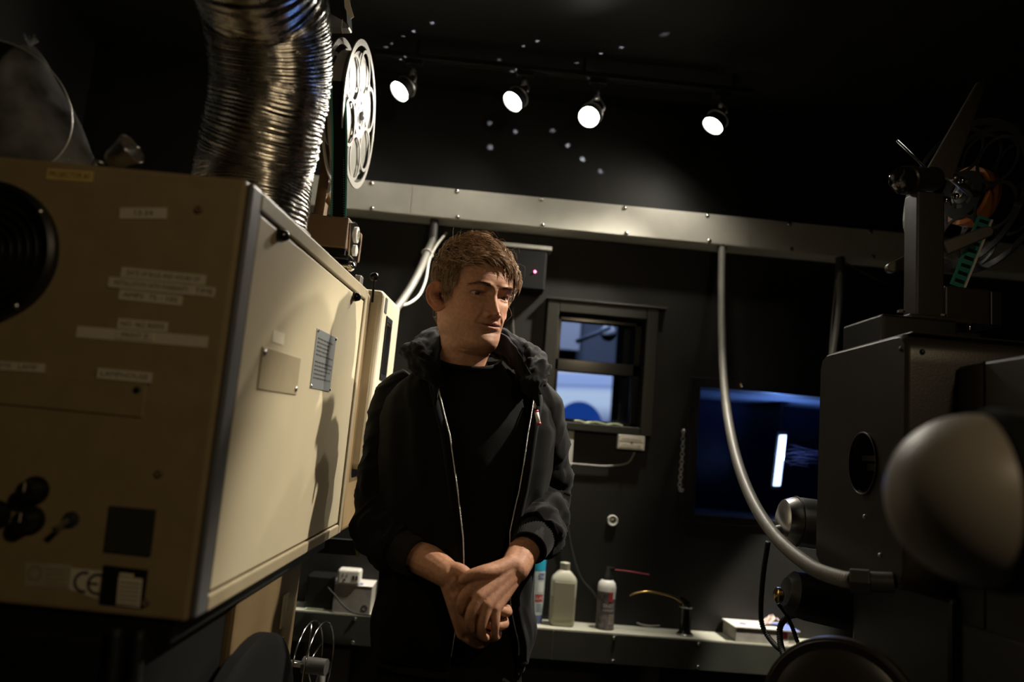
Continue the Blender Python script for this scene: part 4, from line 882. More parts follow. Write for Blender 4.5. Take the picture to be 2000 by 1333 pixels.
# hub barrel, brake lever and arms
ha, hb = at(1768, 352, y=1.52), at(1862, 348, y=1.62)
MB().lathe(ha, hb - ha, [(0.001, -0.006), (0.024, -0.006), (0.030, 0.0), (0.030, 0.018), (0.024, 0.022), (0.022, 0.07), (0.026, 0.11), (0.001, 0.11)], 32).build('hub_barrel', 'taupe', rp, smooth='auto')
MB().lathe(ha, ha - hb, [(0.027, 0.0), (0.027, 0.016), (0.022, 0.020), (0.001, 0.020)], 28).build('hub_cap', 'blackgloss', rp, smooth='auto')
l0, l1 = at(1838, 340, y=1.62), at(1917, 166, y=1.60)
dv = l1 - l0; Ld = np.linalg.norm(dv); dv /= Ld; sd = np.cross(dv, [0, 1, 0]); sd /= np.linalg.norm(sd)
def blade(a, b, wa, wb, th, nm):
    d = b - a; d = d / np.linalg.norm(d); s_ = np.cross(d, [0, 1, 0]); s_ /= np.linalg.norm(s_)
    poly = [a - s_ * wa, a + s_ * wa] + [b + wb * (math.cos(t) * s_ + math.sin(t) * d) for t in np.linspace(0, math.pi, 9)]
    return MB().prism(poly, (0, th, 0)).build(nm, 'arm', rp, bevel=0.003)
blade(l0, l1, 0.030, 0.010, 0.014, 'brake_arm')
blade(at(1845, 485, y=1.535), at(1930, 452, y=1.52), 0.015, 0.012, 0.016, 'guide_arm')
blade(at(1800, 500, y=1.56), at(1745, 522, y=1.58), 0.016, 0.011, 0.016, 'guide_arm')
p0, p1 = at(1752, 275, y=1.6), at(1812, 332, y=1.55); MB().tube([p0, p1], 0.003, 8).build('tension_rod', 'taupe', rp, True)
p = at(1895, 395, y=1.60)
for (u, v) in ((1877, 353), (1866, 384), (1846, 391)): q = at(u, v, y=1.63); MB().lathe(q, (-0.5, -0.86, 0), [(0.008, 0), (0.008, 0.004), (0.004, 0.007), (0.0005, 0.007)], 14).build('arm_bolt', 'chrome', rp, smooth='auto')
# its dark reel
rr_c = at(1878, 380, d=1.93)
M['darkreel'] = mat('dark_polished_reel', (0.10, 0.095, 0.09), 0.12, 0.9)
make_reel('film_reel', 'dark polished wire film reel with an orange core above the right projector', rr_c, rotm(rad(14), 0, rad(4)), -1, 'darkreel', 'film', rim=0.185, gap=0.055, pack=0.06, core=0.072, corem='orange')
MB().tube([hb, rr_c + (0.03, 0, 0)], 0.009, 10).build('reel_spindle', 'steel', rp, True)
# film running down to the trap
f0, f1 = at(1925, 425, y=1.60), at(1870, 560, y=1.56)
fd = thing('film_strip', 'teal tinted film strip running down into the right projector', 'film', f1)
n_ = np.array([-0.35, -0.93, 0.0]); wdir = np.cross(f1 - f0, n_); wdir /= np.linalg.norm(wdir)
pth = [f0 + (f1 - f0) * t for t in np.linspace(0, 1, 12)]
M['film2'] = mat('teal_tinted_film', (0.06, 0.34, 0.28), 0.15, alpha=0.7)
hw = 0.0135
MB().loft([[q - wdir * hw, q + wdir * hw, q + wdir * hw - n_ * 0.0004, q - wdir * hw - n_ * 0.0004] for q in pth]).build('film_base', 'film2', fd)
for s in (-1, 1): MB().loft([[q + wdir * (s * hw - 0.0022) + n_ * 0.0003, q + wdir * (s * hw + 0.0022) + n_ * 0.0003, q + wdir * (s * hw + 0.0022) - n_ * 0.0006, q + wdir * (s * hw - 0.0022) - n_ * 0.0006] for q in pth]).build('film_edge', 'whiteplastic' if s < 0 else 'teal', fd)
t_ = (f1 - f0) / np.linalg.norm(f1 - f0)
for k in range(9):
    q = f0 + (f1 - f0) * (k + 0.6) / 9.3
    MB().obox(q + n_ * 0.0004, wdir, n_, t_, (hw * 1.35, 0.0004, 0.009)).build('film_frame', 'black', fd)

# ------------------------------------------------------------------ globe lamp close to the camera
gc = at(1908, 975, d=0.70); gr = 0.0745
ga = RT * 0.97 - FW * 0.12; ga /= np.linalg.norm(ga)
gl = thing('globe_lamp', 'blurred round frosted globe in a black holder close to the camera at the right', 'lamp', gc + (0.05, 0, -gr))
MB().sphere(gc, gr, 64, 40).build('globe', 'globe', gl, True)
MB().lathe(gc, ga, [(0.0742, 0.006), (0.0775, 0.005), (0.080, 0.016), (0.075, 0.055), (0.050, 0.085), (0.034, 0.10), (0.034, 0.16), (0.001, 0.16)], 48, False, True).build('holder', 'blackmatte', gl, smooth='auto')
ge = gc + ga * 0.15
MB().tube(catmull([ge, ge + (0.05, 0.0, -0.06), ge + (0.09, 0.03, -0.30), (ge[0] + 0.10, ge[1] + 0.03, 0.02)], 10), 0.012, 14).build('stand_pole', 'blackmatte', gl, True)
MB().lathe((ge[0] + 0.10, ge[1] + 0.03, 0.0), (0, 0, 1), [(0.12, 0.0), (0.12, 0.012), (0.02, 0.03), (0.012, 0.05)], 40).build('stand_base', 'blackmatte', gl, smooth='auto')

# ------------------------------------------------------------------ on the low trunking
SZ = 0.752
def onshelf(u, v): return at(u, v, z=SZ)
def canister(name, label, cat, p, prof, parts): pass
# teal capped spray can
p = np.array([0.2887, 2.883, SZ])
t = thing('spray_can', 'tall spray can with a teal cap behind the right wrist', 'spray can', p)
MB().lathe(p, (0, 0, 1), [(0.026, 0), (0.028, 0.003), (0.028, 0.03)], 32, True, False).build('base_band', 'blueprint', t, smooth='auto')
MB().lathe(p, (0, 0, 1), [(0.028, 0.03), (0.028, 0.175), (0.026, 0.182)], 32, False, False).build('body', 'canlight', t, smooth='auto')
MB().lathe(p, (0, 0, 1), [(0.0275, 0.178), (0.0275, 0.245), (0.026, 0.250), (0.001, 0.250)], 32, False, True).build('cap', 'tealcap', t, smooth='auto')
def wraptext(t, p, r, body, z, size, m, ang0, up=True):
    mb = text_mb(body, size, (0, 0, 0), (1, 0, 0), (0, 1, 0), (0, 0, 1), depth=0)
    mb.v = [(p[0] + (r + 0.0003) * math.sin(ang0 + a[0] / r), p[1] - (r + 0.0003) * math.cos(ang0 + a[0] / r), p[2] + z + a[1]) for a in mb.v]
    return mb.build('lettering', m, t)
def sideband(t, p, r, z0, z1, a0, a1, m, name):
    n = 10; vs = []
    for k in range(n + 1):
        a = a0 + (a1 - a0) * k / n; vs += [(p[0] + (r + 0.0002) * math.sin(a), p[1] - (r + 0.0002) * math.cos(a), p[2] + z) for z in (z0, z1)]
    return MB().add(vs, [(2 * k, 2 * k + 2, 2 * k + 3, 2 * k + 1) for k in range(n)]).build(name, m, t)
sideband(t, p, 0.028, 0.150, 0.172, 0.05, 0.95, 'blueprint', 'label_band'); sideband(t, p, 0.028, 0.075, 0.100, -0.2, 0.95, 'redprint', 'label_band'); sideband(t, p, 0.028, 0.108, 0.142, 0.1, 0.9, 'offwhite', 'label_panel')
wraptext(t, p, 0.0284, 'Clean', 0.161, 0.017, 'offwhite', 0.5); wraptext(t, p, 0.0284, 'GLASS', 0.087, 0.016, 'offwhite', 0.4)
for k in range(4): sideband(t, p, 0.028, 0.042 + 0.007 * k, 0.045 + 0.007 * k, 0.1, 0.8, 'blueprint', 'printed_line')
# white bottle
p = np.array([0.383, 2.874, SZ])
t = thing('plastic_bottle', 'milky white plastic bottle with a screw cap on the low trunking', 'bottle', p)
def rsec(a, b, r, z, n=40):
    out = []
    for k in range(n):
        th = 2 * math.pi * k / n; e = 2 / 4.0; cx, sy = math.cos(th), math.sin(th)
        out.append((p[0] + a * math.copysign(abs(cx) ** e, cx), p[1] + b * math.copysign(abs(sy) ** e, sy), p[2] + z))
    return out
MB().loft([rsec(0.038, 0.026, 0, 0), rsec(0.0435, 0.030, 0, 0.006), rsec(0.0445, 0.031, 0, 0.02), rsec(0.0445, 0.031, 0, 0.100)]).build('filled_body', 'bottlefill', t, smooth='auto')
MB().loft([rsec(0.0445, 0.031, 0, 0.100), rsec(0.0450, 0.031, 0, 0.150), rsec(0.044, 0.0305, 0, 0.156), rsec(0.040, 0.028, 0, 0.165), rsec(0.022, 0.020, 0, 0.184), rsec(0.016, 0.016, 0, 0.187)], cap0=False).build('upper_body', 'bottle', t, smooth='auto')
MB().lathe(p, (0, 0, 1), [(0.0155, 0.186), (0.0165, 0.188), (0.0165, 0.207), (0.0175, 0.2075), (0.0175, 0.2115), (0.016, 0.213), (0.001, 0.213)], 32).build('screw_cap', 'bottle', t, smooth='auto')
rb = MB()
for k in range(28):
    th = 2 * math.pi * k / 28; rb.box((p[0] + 0.0166 * math.cos(th) - 0.0006, p[1] + 0.0166 * math.sin(th) - 0.0006, p[2] + 0.190), (p[0] + 0.0166 * math.cos(th) + 0.0006, p[1] + 0.0166 * math.sin(th) + 0.0006, p[2] + 0.206))
rb.build('cap_knurl', 'bottle', t)
MB().box((p[0] - 0.036, p[1] - 0.0325, p[2] + 0.022), (p[0] + 0.036, p[1] - 0.030, p[2] + 0.148)).build('label_recess', 'bottlefill', t, bevel=0.004)
# dust remover can with straw
p = np.array([0.535, 2.868, SZ])
t = thing('duster_can', 'dark printed air duster can with a red straw on the low trunking', 'spray can', p)
MB().lathe(p, (0, 0, 1), [(0.030, 0), (0.033, 0.002), (0.033, 0.006), (0.032, 0.008), (0.0325, 0.128)], 36, True, False).build('body', 'can', t, smooth='auto')
MB().lathe(p, (0, 0, 1), [(0.0325, 0.128), (0.0325, 0.142), (0.029, 0.157), (0.020, 0.166), (0.016, 0.168)], 36, False, True).build('shoulder', 'offwhite', t, smooth='auto')
sideband(t, p, 0.0326, 0.105, 0.142, 0.35, 1.0, 'offwhite', 'label_panel')
g = MB(); n = 8
for z, w in ((0.095, 0.5), (0.108, 0.42), (0.118, 0.25), (0.128, 0.12), (0.136, 0.05)):
    pass
sideband(t, p, 0.0328, 0.095, 0.128, 0.1, 0.62, 'redprint', 'red_emblem')
wraptext(t, p, 0.0328, 'DUST', 0.082, 0.016, 'offwhite', 0.15); wraptext(t, p, 0.0328, 'REMOVER', 0.066, 0.010, 'offwhite', 0.15)
for k in range(5): sideband(t, p, 0.0326, 0.022 + 0.007 * k, 0.0245 + 0.007 * k, 0.2, 0.95, 'tape', 'printed_line')
MB().lathe(p, (0, 0, 1), [(0.019, 0.166), (0.019, 0.178), (0.014, 0.184), (0.011, 0.205), (0.008, 0.210)], 24).build('trigger_top', 'black', t, smooth='auto')
MB().box((p[0] - 0.006, p[1] - 0.008, p[2] + 0.196), (p[0] + 0.022, p[1] + 0.008, p[2] + 0.209)).build('nozzle', 'black', t, bevel=0.002)
tip = at(1268, 1123, y=p[1]); MB().tube([p + (0.015, 0, 0.203), (p + (0.015, 0, 0.203) + tip) / 2 + np.array([0, 0, 0.001]), tip], 0.0016, 8).build('straw', 'straw', t, True)
# oil can with curved spout
p = np.array([0.818, 2.862, SZ])
t = thing('oil_can', 'slim black oil can with a curved brass spout on the low trunking', 'oil can', p)
MB().lathe(p, (0, 0, 1), [(0.030, 0), (0.030, 0.004), (0.022, 0.010), (0.0195, 0.020), (0.0195, 0.088), (0.022, 0.092), (0.022, 0.098), (0.014, 0.104), (0.001, 0.105)], 32).build('reservoir', 'blackgloss', t, smooth='auto')
MB().torus(p + (0, 0, 0.094), (0, 0, 1), 0.0222, 0.0016, 32, 8).build('collar_ring', 'steel', t, True)
MB().torus(p + (0, 0, 0.004), (0, 0, 1), 0.029, 0.0016, 32, 8).build('foot_ring', 'steel', t, True)
py_ = p[1]
sp_ = [p + (0.0, 0, 0.100), at(1318, 1168, y=py_), at(1290, 1160, y=py_), at(1262, 1156, y=py_), at(1240, 1160, y=py_), at(1230, 1164, y=py_)]
MB().tube(catmull(sp_, 8), 0.003, 10, rfun=lambda i: 0.0045 - 0.0025 * min(1, i / 40)).build('spout', 'brass', t, True)
MB().prism([at(1325, 1167, y=py_ - 0.004), at(1330, 1166, y=py_ - 0.004), at(1347, 1177, y=py_ - 0.004), at(1346, 1182, y=py_ - 0.004), at(1338, 1180, y=py_ - 0.004)], (0, 0.008, 0)).build('lever', 'chrome', t, bevel=0.001)
cable('loose_cord', [onshelf(1196, 1205) + (0, 0.02, 0.05), onshelf(1215, 1215) + (0, 0.03, 0.035), onshelf(1245, 1226) + (0, 0.02, 0.012), onshelf(1275, 1228) + (0, 0, 0.008), onshelf(1320, 1228) + (0, 0.035, 0.008), onshelf(1365, 1226) + (0, 0.02, 0.006), onshelf(1392, 1229) + (0, 0, 0.006)], 0.0030, 'conduit', 'grey cord lying along the low trunking behind the oil can')
cable('loose_cord', [onshelf(1200, 1200) + (0, 0.03, 0.055), onshelf(1225, 1215) + (0, 0.035, 0.035), onshelf(1260, 1226) + (0, 0.03, 0.012), onshelf(1310, 1230) + (0, 0.03, 0.004), onshelf(1350, 1232) + (0, 0.025, 0.004)], 0.0022, 'conduitdark', 'thinner dark cord beside the grey cord on the low trunking')
# carton and booklets near the right projector
bx = thing('flat_carton', 'flat grey carton with a pale leaflet on top beside the right projector', 'carton', (1.10, 2.86, SZ))
k0, k1 = at(1436, 1252, y=2.81), at(1560, 1252, y=2.81)
MB().box((k0[0], 2.81, SZ), (k0[0] + 0.16, 2.945, SZ + 0.048)).build('carton_body', 'card', bx, bevel=0.002)
MB().box((k0[0] - 0.005, 2.805, SZ + 0.048), (k0[0] + 0.225, 2.945, SZ + 0.051)).build('leaflet', 'paper', bx)
MB().cyl((k0[0] + 0.045, 2.87, SZ + 0.0511), (k0[0] + 0.045, 2.87, SZ + 0.0514), 0.013, n=20).build('printed_mark', 'blueprint', bx)
MB().box((k0[0] + 0.165, 2.806, SZ + 0.0511), (k0[0] + 0.224, 2.93, SZ + 0.0515)).build('printed_corner', 'bluecover', bx)
b2 = thing('small_packet', 'small colourful packet under the leaflet beside the right projector', 'packet', (k0[0] + 0.195, 2.87, SZ))
MB().box((k0[0] + 0.166, 2.815, SZ), (k0[0] + 0.222, 2.92, SZ + 0.046)).build('packet_body', 'paper', b2, bevel=0.002)
MB().box((k0[0] + 0.168, 2.8143, SZ + 0.02), (k0[0] + 0.185, 2.815, SZ + 0.042)).build('red_print', 'redprint', b2); MB().box((k0[0] + 0.19, 2.8143, SZ + 0.008), (k0[0] + 0.216, 2.815, SZ + 0.03)).build('grey_print', 'card', b2)
cr_ = MB(); cc = at(1507, 1215, y=2.86)
rgc = random.Random(9); rows = []
for i in range(7):
    rows.append([(cc[0] - 0.03 + 0.07 * j / 7 + 0.004 * rgc.random(), 2.85 + 0.05 * i / 6, SZ + 0.056 + 0.030 * math.exp(-((j - 4) / 2.2) ** 2) * (0.6 + 0.5 * rgc.random())) for j in range(8)])
cr_.loft(rows, closed=False)
M['pinkpaper'] = mat('crumpled_pink_paper', (0.70, 0.52, 0.46), 0.6, var=0.25, vscale=60)
tag(settle(cr_.build('crumpled_paper', 'pinkpaper', solid=0.0008)), 'crumpled pinkish paper lying on the leaflet beside the right projector', 'paper')
# black ribbed cables looping in front of the carton
def rcable(pts, r, label, m='rubber'):
    o = ribbed(catmull(pts, 10), r, 10, 0.12, 0.006).build('corrugated_cable', m, smooth=True); return tag(settle(o, pts[-1]), label, 'cable')
rcable([at(1500, 1060, y=1.95), at(1491, 1120, y=2.0), at(1486, 1190, y=2.05), at(1491, 1228, y=2.05), at(1515, 1262, y=2.0), at(1545, 1280, y=1.9), at(1575, 1290, y=1.75)], 0.0062, 'long black ribbed cable looping down in front of the flat carton')
rcable([at(1562, 1200, y=1.80), at(1538, 1206, y=1.85), at(1524, 1225, y=1.88), at(1524, 1255, y=1.86), at(1532, 1282, y=1.82), at(1545, 1300, y=1.78)], 0.0068, 'thick black ribbed cable curling under the lower motor')
rcable([at(1520, 1180, y=1.80), at(1535, 1200, y=1.80), at(1547, 1225, y=1.82), at(1556, 1250, y=1.82), at(1566, 1275, y=1.80)], 0.0045, 'thin black ribbed cable hanging straight below the lower motor')
# ------------------------------------------------------------------ low left, under the trunking edge
t = thing('power_adapter', 'white plastic power block with a socket and two charging ports', 'power block', at(690, 1145, y=2.80))
a, b = at(657, 1142, y=2.80), at(705, 1115, y=2.80); zb = SZ + 0.0415
MB().box((a[0], 2.80, a[2]), (b[0], 2.86, b[2])).build('casing', 'whiteplastic', t, bevel=0.008, seg=3)
cx, cz = (a[0] * 0.68 + b[0] * 0.32), (a[2] + b[2]) / 2; hgt = b[2] - a[2]
for dx, dz, w_, h_ in ((-0.006, 0.006, 0.0026, 0.010), (0.007, 0.006, 0.0026, 0.008), (0.0005, -0.009, 0.006, 0.006)): MB().box((cx + dx - w_ / 2, 2.7993, cz + dz - h_ / 2), (cx + dx + w_ / 2, 2.8004, cz + dz + h_ / 2)).build('socket_slot', 'black', t)
for dx in (0.0, 0.011): MB().box((b[0] - 0.026 + dx, 2.7993, cz - 0.008), (b[0] - 0.020 + dx, 2.8004, cz + 0.006)).build('charging_port', 'black', t)
ab = a
c_ = thing('printed_carton', 'small printed carton with a blue emblem under the white power block', 'carton', (-0.33, 2.85, SZ))
ka, kb = at(648, 1195, y=2.805), at(722, 1198, y=2.805); kt = at(650, 1166, y=2.805)
kz = a[2] - 0.001
MB().box((ka[0], 2.805, SZ), (kb[0], 2.945, kz)).build('carton_body', 'card', c_, bevel=0.001)
MB().box((ka[0] - 0.001, 2.804, kz), (kb[0] + 0.001, 2.945, kz + 0.0006)).build('lid_print', 'paper', c_)
MB().cyl((ka[0] * 0.5 + kb[0] * 0.5, 2.84, kz + 0.0006), (ka[0] * 0.5 + kb[0] * 0.5, 2.84, kz + 0.0009), 0.030, n=28).build('blue_emblem', 'blueprint', c_)
MB().obox((ka[0] * 0.5 + kb[0] * 0.5, 2.832, kz + 0.0011), (1, 0.2, 0), (-0.2, 1, 0), (0, 0, 1), (0.036, 0.006, 0.0004)).build('white_swoosh', 'paper', c_)
MB().annulus((kb[0] - 0.02, 2.8047, SZ + 0.02), (0, -1, 0), 0.007, 0.011, 0.0004, 20).build('ring_print', 'ink', c_)
bk = at(620, 1130, y=2.84)
tag(settle(MB().box((ka[0] - 0.10, 2.84, SZ), (ka[0] - 0.004, 2.945, SZ + 0.11)).build('black_charger', 'black', bevel=0.006)), 'black box standing left of the printed carton on the low trunking', 'box')
cable('loose_cord', [at(640, 1148, y=2.79), at(655, 1165, y=2.79), at(672, 1185, y=2.79), at(692, 1198, y=2.79), at(725, 1203, y=2.79)], 0.003, 'rubber', 'black cord hanging in front of the printed carton')
tag(settle(MB().box((at(596, 1188, y=2.82)[0], 2.815, SZ), (at(632, 1188, y=2.82)[0], 2.90, SZ + 0.003)).build('paper_scrap', 'greenpaper')), 'scrap of pale paper on the low trunking at its left end', 'paper')
# tan bracket behind the lamphouse and wire take-up reel low down
a, b = at(697, 1050, y=2.25), at(716, 1075, y=2.25)
br2 = fp
MB().prism([at(690, 1050, y=2.25), at(700, 1033, y=2.25), at(717, 1043, y=2.25), at(715, 1075, y=2.25), at(696, 1090, y=2.25)], (0, 0.02, 0)).build('guide_arm_plate', 'beigeframe', br2, bevel=0.002)
MB().prism([at(688, 1040, y=2.249), at(698, 1032, y=2.249), at(702, 1035, y=2.249), at(691, 1046, y=2.249)], (0, -0.004, 0)).build('guide_arm_edge', 'chrome', br2)
MB().box((at(690, 1050, y=2.25)[0] - 0.35, 2.26, at(690, 1050, y=2.25)[2] - 0.05), (at(700, 1050, y=2.25)[0], 2.29, at(690, 1050, y=2.25)[2] - 0.01)).build('guide_arm_bar', 'black', br2)
wr = at(600, 1300, y=2.1)
wre = thing('wire_reel', 'thin chrome wire reel low down beside the pedestal of the left projector', 'film reel', wr + (0, 0, -0.11))
wf = (rotm(rad(-10)), wr)
for xx in (0, 0.03):
    MB().torus((xx, 0, 0), (1, 0, 0), 0.105, 0.0022, 64, 8).build('rim', 'chrome', wre, True, frame=wf)
for k in range(5): th = rad(72 * k + 20); MB().tube([(0, 0, 0), (0, 0.1 * math.cos(th), 0.1 * math.sin(th))], 0.002, 6).build('spoke', 'chrome', wre, True, frame=wf)
MB().cyl((-0.01, 0, 0), (0.05, 0, 0), 0.02).build('hub', 'conduitdark', wre, 'auto', frame=wf)
MB().cyl((-0.30, 0, 0), (-0.005, 0, 0), 0.008).build('axle', 'steel', wre, 'auto', frame=wf)
jb = at(650, 1300, y=2.86)
ju = thing('junction_box', 'dark junction box with a conduit below the low trunking at the left', 'box', jb)
MB().box((jb[0] - 0.07, 2.84, jb[2] - 0.06), (jb[0] + 0.06, YW - 0.001, jb[2] + 0.06)).build('casing', 'conduitdark', ju, bevel=0.004)
MB().tube(catmull([(jb[0] - 0.02, 2.84, jb[2] + 0.0), (jb[0] - 0.02, 2.80, jb[2] - 0.005), (jb[0] - 0.022, 2.785, jb[2] - 0.05), (jb[0] - 0.022, 2.785, 0.2), (jb[0] - 0.022, 2.80, 0.005)], 6), 0.012, 12).build('elbow_conduit', 'conduit', ju, True)
MB().torus((jb[0] - 0.02, 2.838, jb[2]), (0, 1, 0), 0.018, 0.004, 24, 8).build('lock_ring', 'steel', ju, True)
# ------------------------------------------------------------------ the man
pe = thing('person', 'man in a black zip hoodie over a black tee with hands clasped, looking aside', 'person', (0.0, 1.73, 0.0))
PSI = rad(31); H0 = np.array([-0.0175, 1.662, 1.531])
def smooth_tab(tab, zs, k=7):
    xs = np.array([r[0] for r in tab]); out = []
    for c in range(1, len(tab[0])):
        y = np.interp(zs, xs, [r[c] for r in tab]); kk = np.ones(k) / k; yp = np.pad(y, k, mode='edge'); y = np.convolve(np.convolve(yp, kk, 'same'), kk, 'same')[k:-k]; out.append(y)
    return out
#        z       w      yf      yb     n
HT = [(-0.62, 0.125, 0.070, -0.075, 2.2), (-0.40, 0.135, 0.075, -0.075, 2.2), (-0.20, 0.135, 0.065, -0.075, 2.2), (-0.13, 0.115, 0.035, -0.075, 2.1), (-0.095, 0.084, 0.008, -0.085, 2.0), (-0.070, 0.064, 0.016, -0.090, 2.0),
      (-0.045, 0.061, 0.033, -0.088, 2.0), (-0.020, 0.058, 0.036, -0.080, 2.0), (-0.010, 0.057, 0.043, -0.078, 2.0), (-0.003, 0.053, 0.060, -0.077, 2.1), (0.003, 0.051, 0.077, -0.077, 2.2), (0.012, 0.052, 0.0865, -0.077, 2.3), (0.024, 0.0545, 0.0885, -0.077, 2.35),
      (0.034, 0.0575, 0.0860, -0.077, 2.4), (0.042, 0.0595, 0.0835, -0.077, 2.4), (0.055, 0.0625, 0.0865, -0.078, 2.4), (0.068, 0.0650, 0.0870, -0.080, 2.4), (0.085, 0.0680, 0.0850, -0.085, 2.4), (0.102, 0.0705, 0.0830, -0.092, 2.4),
      (0.117, 0.0720, 0.0820, -0.097, 2.45), (0.130, 0.0735, 0.0890, -0.100, 2.5), (0.145, 0.0750, 0.0905, -0.102, 2.5), (0.160, 0.0765, 0.0880, -0.102, 2.4), (0.175, 0.0765, 0.0830, -0.099, 2.3), (0.190, 0.0735, 0.0750, -0.093, 2.2),
      (0.205, 0.0660, 0.0620, -0.082, 2.1), (0.218, 0.0540, 0.0460, -0.064, 2.0), (0.227, 0.0390, 0.0290, -0.044, 2.0), (0.233, 0.0220, 0.0130, -0.024, 2.0), (0.2352, 0.0040, 0.0000, -0.006, 2.0)]
zs = np.concatenate([np.linspace(-0.62, -0.10, 40, endpoint=False), np.linspace(-0.10, -0.012, 30, endpoint=False), np.linspace(-0.012, 0.150, 135, endpoint=False), np.linspace(0.150, 0.225, 40, endpoint=False), np.linspace(0.225, 0.2352, 14)])
Wt, YF, YBk, NN = smooth_tab(HT, zs, 5); Wt = Wt * np.interp(zs, [-0.05, 0.0], [1.0, 0.95])
NA = 280
tt = np.linspace(0, 2 * np.pi, NA, endpoint=False); TH = tt + 0.42 * np.cos(tt)      # denser at the face (theta = 90 deg)
def G(a, s): return np.exp(-(a / s) ** 2)
def features(X, Z, S):
    A = np.abs(X); d = np.zeros_like(X)
    hz = np.interp(Z, [0.064, 0.068, 0.072, 0.077, 0.081, 0.087, 0.096, 0.108, 0.118, 0.126, 0.134], [0, 0.006, 0.0150, 0.0220, 0.0235, 0.0205, 0.0150, 0.0092, 0.0062, 0.004, 0.0])
    sz = np.interp(Z, [0.066, 0.078, 0.09, 0.105, 0.12], [0.0125, 0.0108, 0.0092, 0.0082, 0.0085])
    d += hz * np.exp(-np.abs(X / sz) ** 2.3)
    d += 0.0090 * G(A - 0.0140, 0.0050) * G(Z - 0.0755, 0.0055)
    d -= 0.0050 * G(A - 0.0070, 0.0035) * G(Z - 0.0685, 0.0028)
    d -= 0.0035 * G(A - 0.0195, 0.0030) * G(Z - 0.0755, 0.008)                 # wing crease
    d -= 0.0105 * G(A - 0.0315, 0.0175) * G(Z - 0.1165, 0.0110)                # socket
    d -= 0.0045 * G(A - 0.0150, 0.0060) * G(Z - 0.1190, 0.0080)
    d += 0.0062 * np.exp(-np.abs((A - 0.0318) / 0.0150) ** 4) * G(Z - (0.1212 - 9.0 * (A - 0.0318) ** 2), 0.0038)   # upper lid
    d += 0.0042 * np.exp(-np.abs((A - 0.0318) / 0.0145) ** 4) * G(Z - (0.1105 + 8.0 * (A - 0.0318) ** 2), 0.0030)   # lower lid
    d -= 0.0060 * np.exp(-np.abs((A - 0.0318) / 0.0115) ** 4) * G(Z - 0.1152, 0.0021)                               # opening
    d += 0.0046 * np.exp(-np.abs((A - 0.0300) / 0.0220) ** 3) * G(Z - (0.1345 - 4 * (A - 0.03) ** 2), 0.0062)       # brow
    d -= 0.0022 * G(X, 0.010) * G(Z - 0.129, 0.006)
    d += 0.0042 * G(A - 0.0490, 0.0150) * G(Z - 0.0980, 0.0120)               # cheekbone
    d -= 0.0030 * G(A - 0.0450, 0.0130) * G(Z - 0.0580, 0.0150)               # hollow
    d -= 0.0026 * G(A - (0.0245 + 0.35 * (0.0700 - Z)), 0.0034) * G(Z - 0.0640, 0.0110)   # smile fold
    d += 0.0022 * G(A - (0.0320 + 0.35 * (0.0700 - Z)), 0.0070) * G(Z - 0.0660, 0.0110)
    d += 0.0042 * G(X, 0.0200) * G(Z - 0.0585, 0.0040); d += 0.0020 * G(A - 0.006, 0.005) * G(Z - 0.0615, 0.002)
    d += 0.0050 * G(X, 0.0175) * G(Z - 0.0488, 0.0042)
    d -= 0.0052 * np.exp(-np.abs(X / 0.0245) ** 6) * G(Z - (0.0538 + 1.6 * X * X), 0.0014)
    d -= 0.0026 * G(A - 0.0255, 0.0035) * G(Z - 0.0540, 0.0035)
    d -= 0.0016 * G(X, 0.0035) * G(Z - 0.0655, 0.0040)
    d -= 0.0020 * G(X, 0.0170) * G(Z - 0.0410, 0.0040)
    d += 0.0026 * G(X, 0.0130) * G(Z - 0.0200, 0.0085)
    d -= 0.0018 * np.exp(-((np.abs(X) - 0.02) / 0.03) ** 4) * G(Z - 0.158, 0.0012) * 0.4
    return d * np.clip(S, 0, 1) ** 0.5
def yawz(z): return np.interp(z, [-0.16, -0.02], [rad(6), PSI])
rows = []; LOC = []
for i, z in enumerate(zs):
    c, s = np.cos(TH), np.sin(TH); n = NN[i]; ym = -0.010 if z > 0 else (YF[i] + YBk[i]) / 2
    ym = np.interp(z, [-0.02, 0.02], [(YF[i] + YBk[i]) / 2, -0.010])
    X = Wt[i] * np.sign(c) * np.abs(c) ** (2 / n)
    Y = np.where(s >= 0, ym + (YF[i] - ym) * np.abs(s) ** (2 / n), ym - (ym - YBk[i]) * np.abs(s) ** (2 / 2.15))
    Z = np.full(NA, z)
    if z > 0.0: Y = Y + features(X, Z, s)
    # chin underside and jaw line slope back and up
    Z = Z + np.where(z < 0.05, 0.020 * np.clip(1 - s, 0, 1) ** 1.3 * np.clip(1 - abs(z - 0.004) / 0.045, 0, 1), 0)
    if z < -0.005:   # sternomastoid hint
        Y = Y + 0.003 * G(np.abs(X) - 0.030, 0.010) * np.clip(s, 0, 1) * np.clip((z + 0.10) / 0.05, 0, 1)
    LOC.append(np.stack([X, Y, Z], 1))
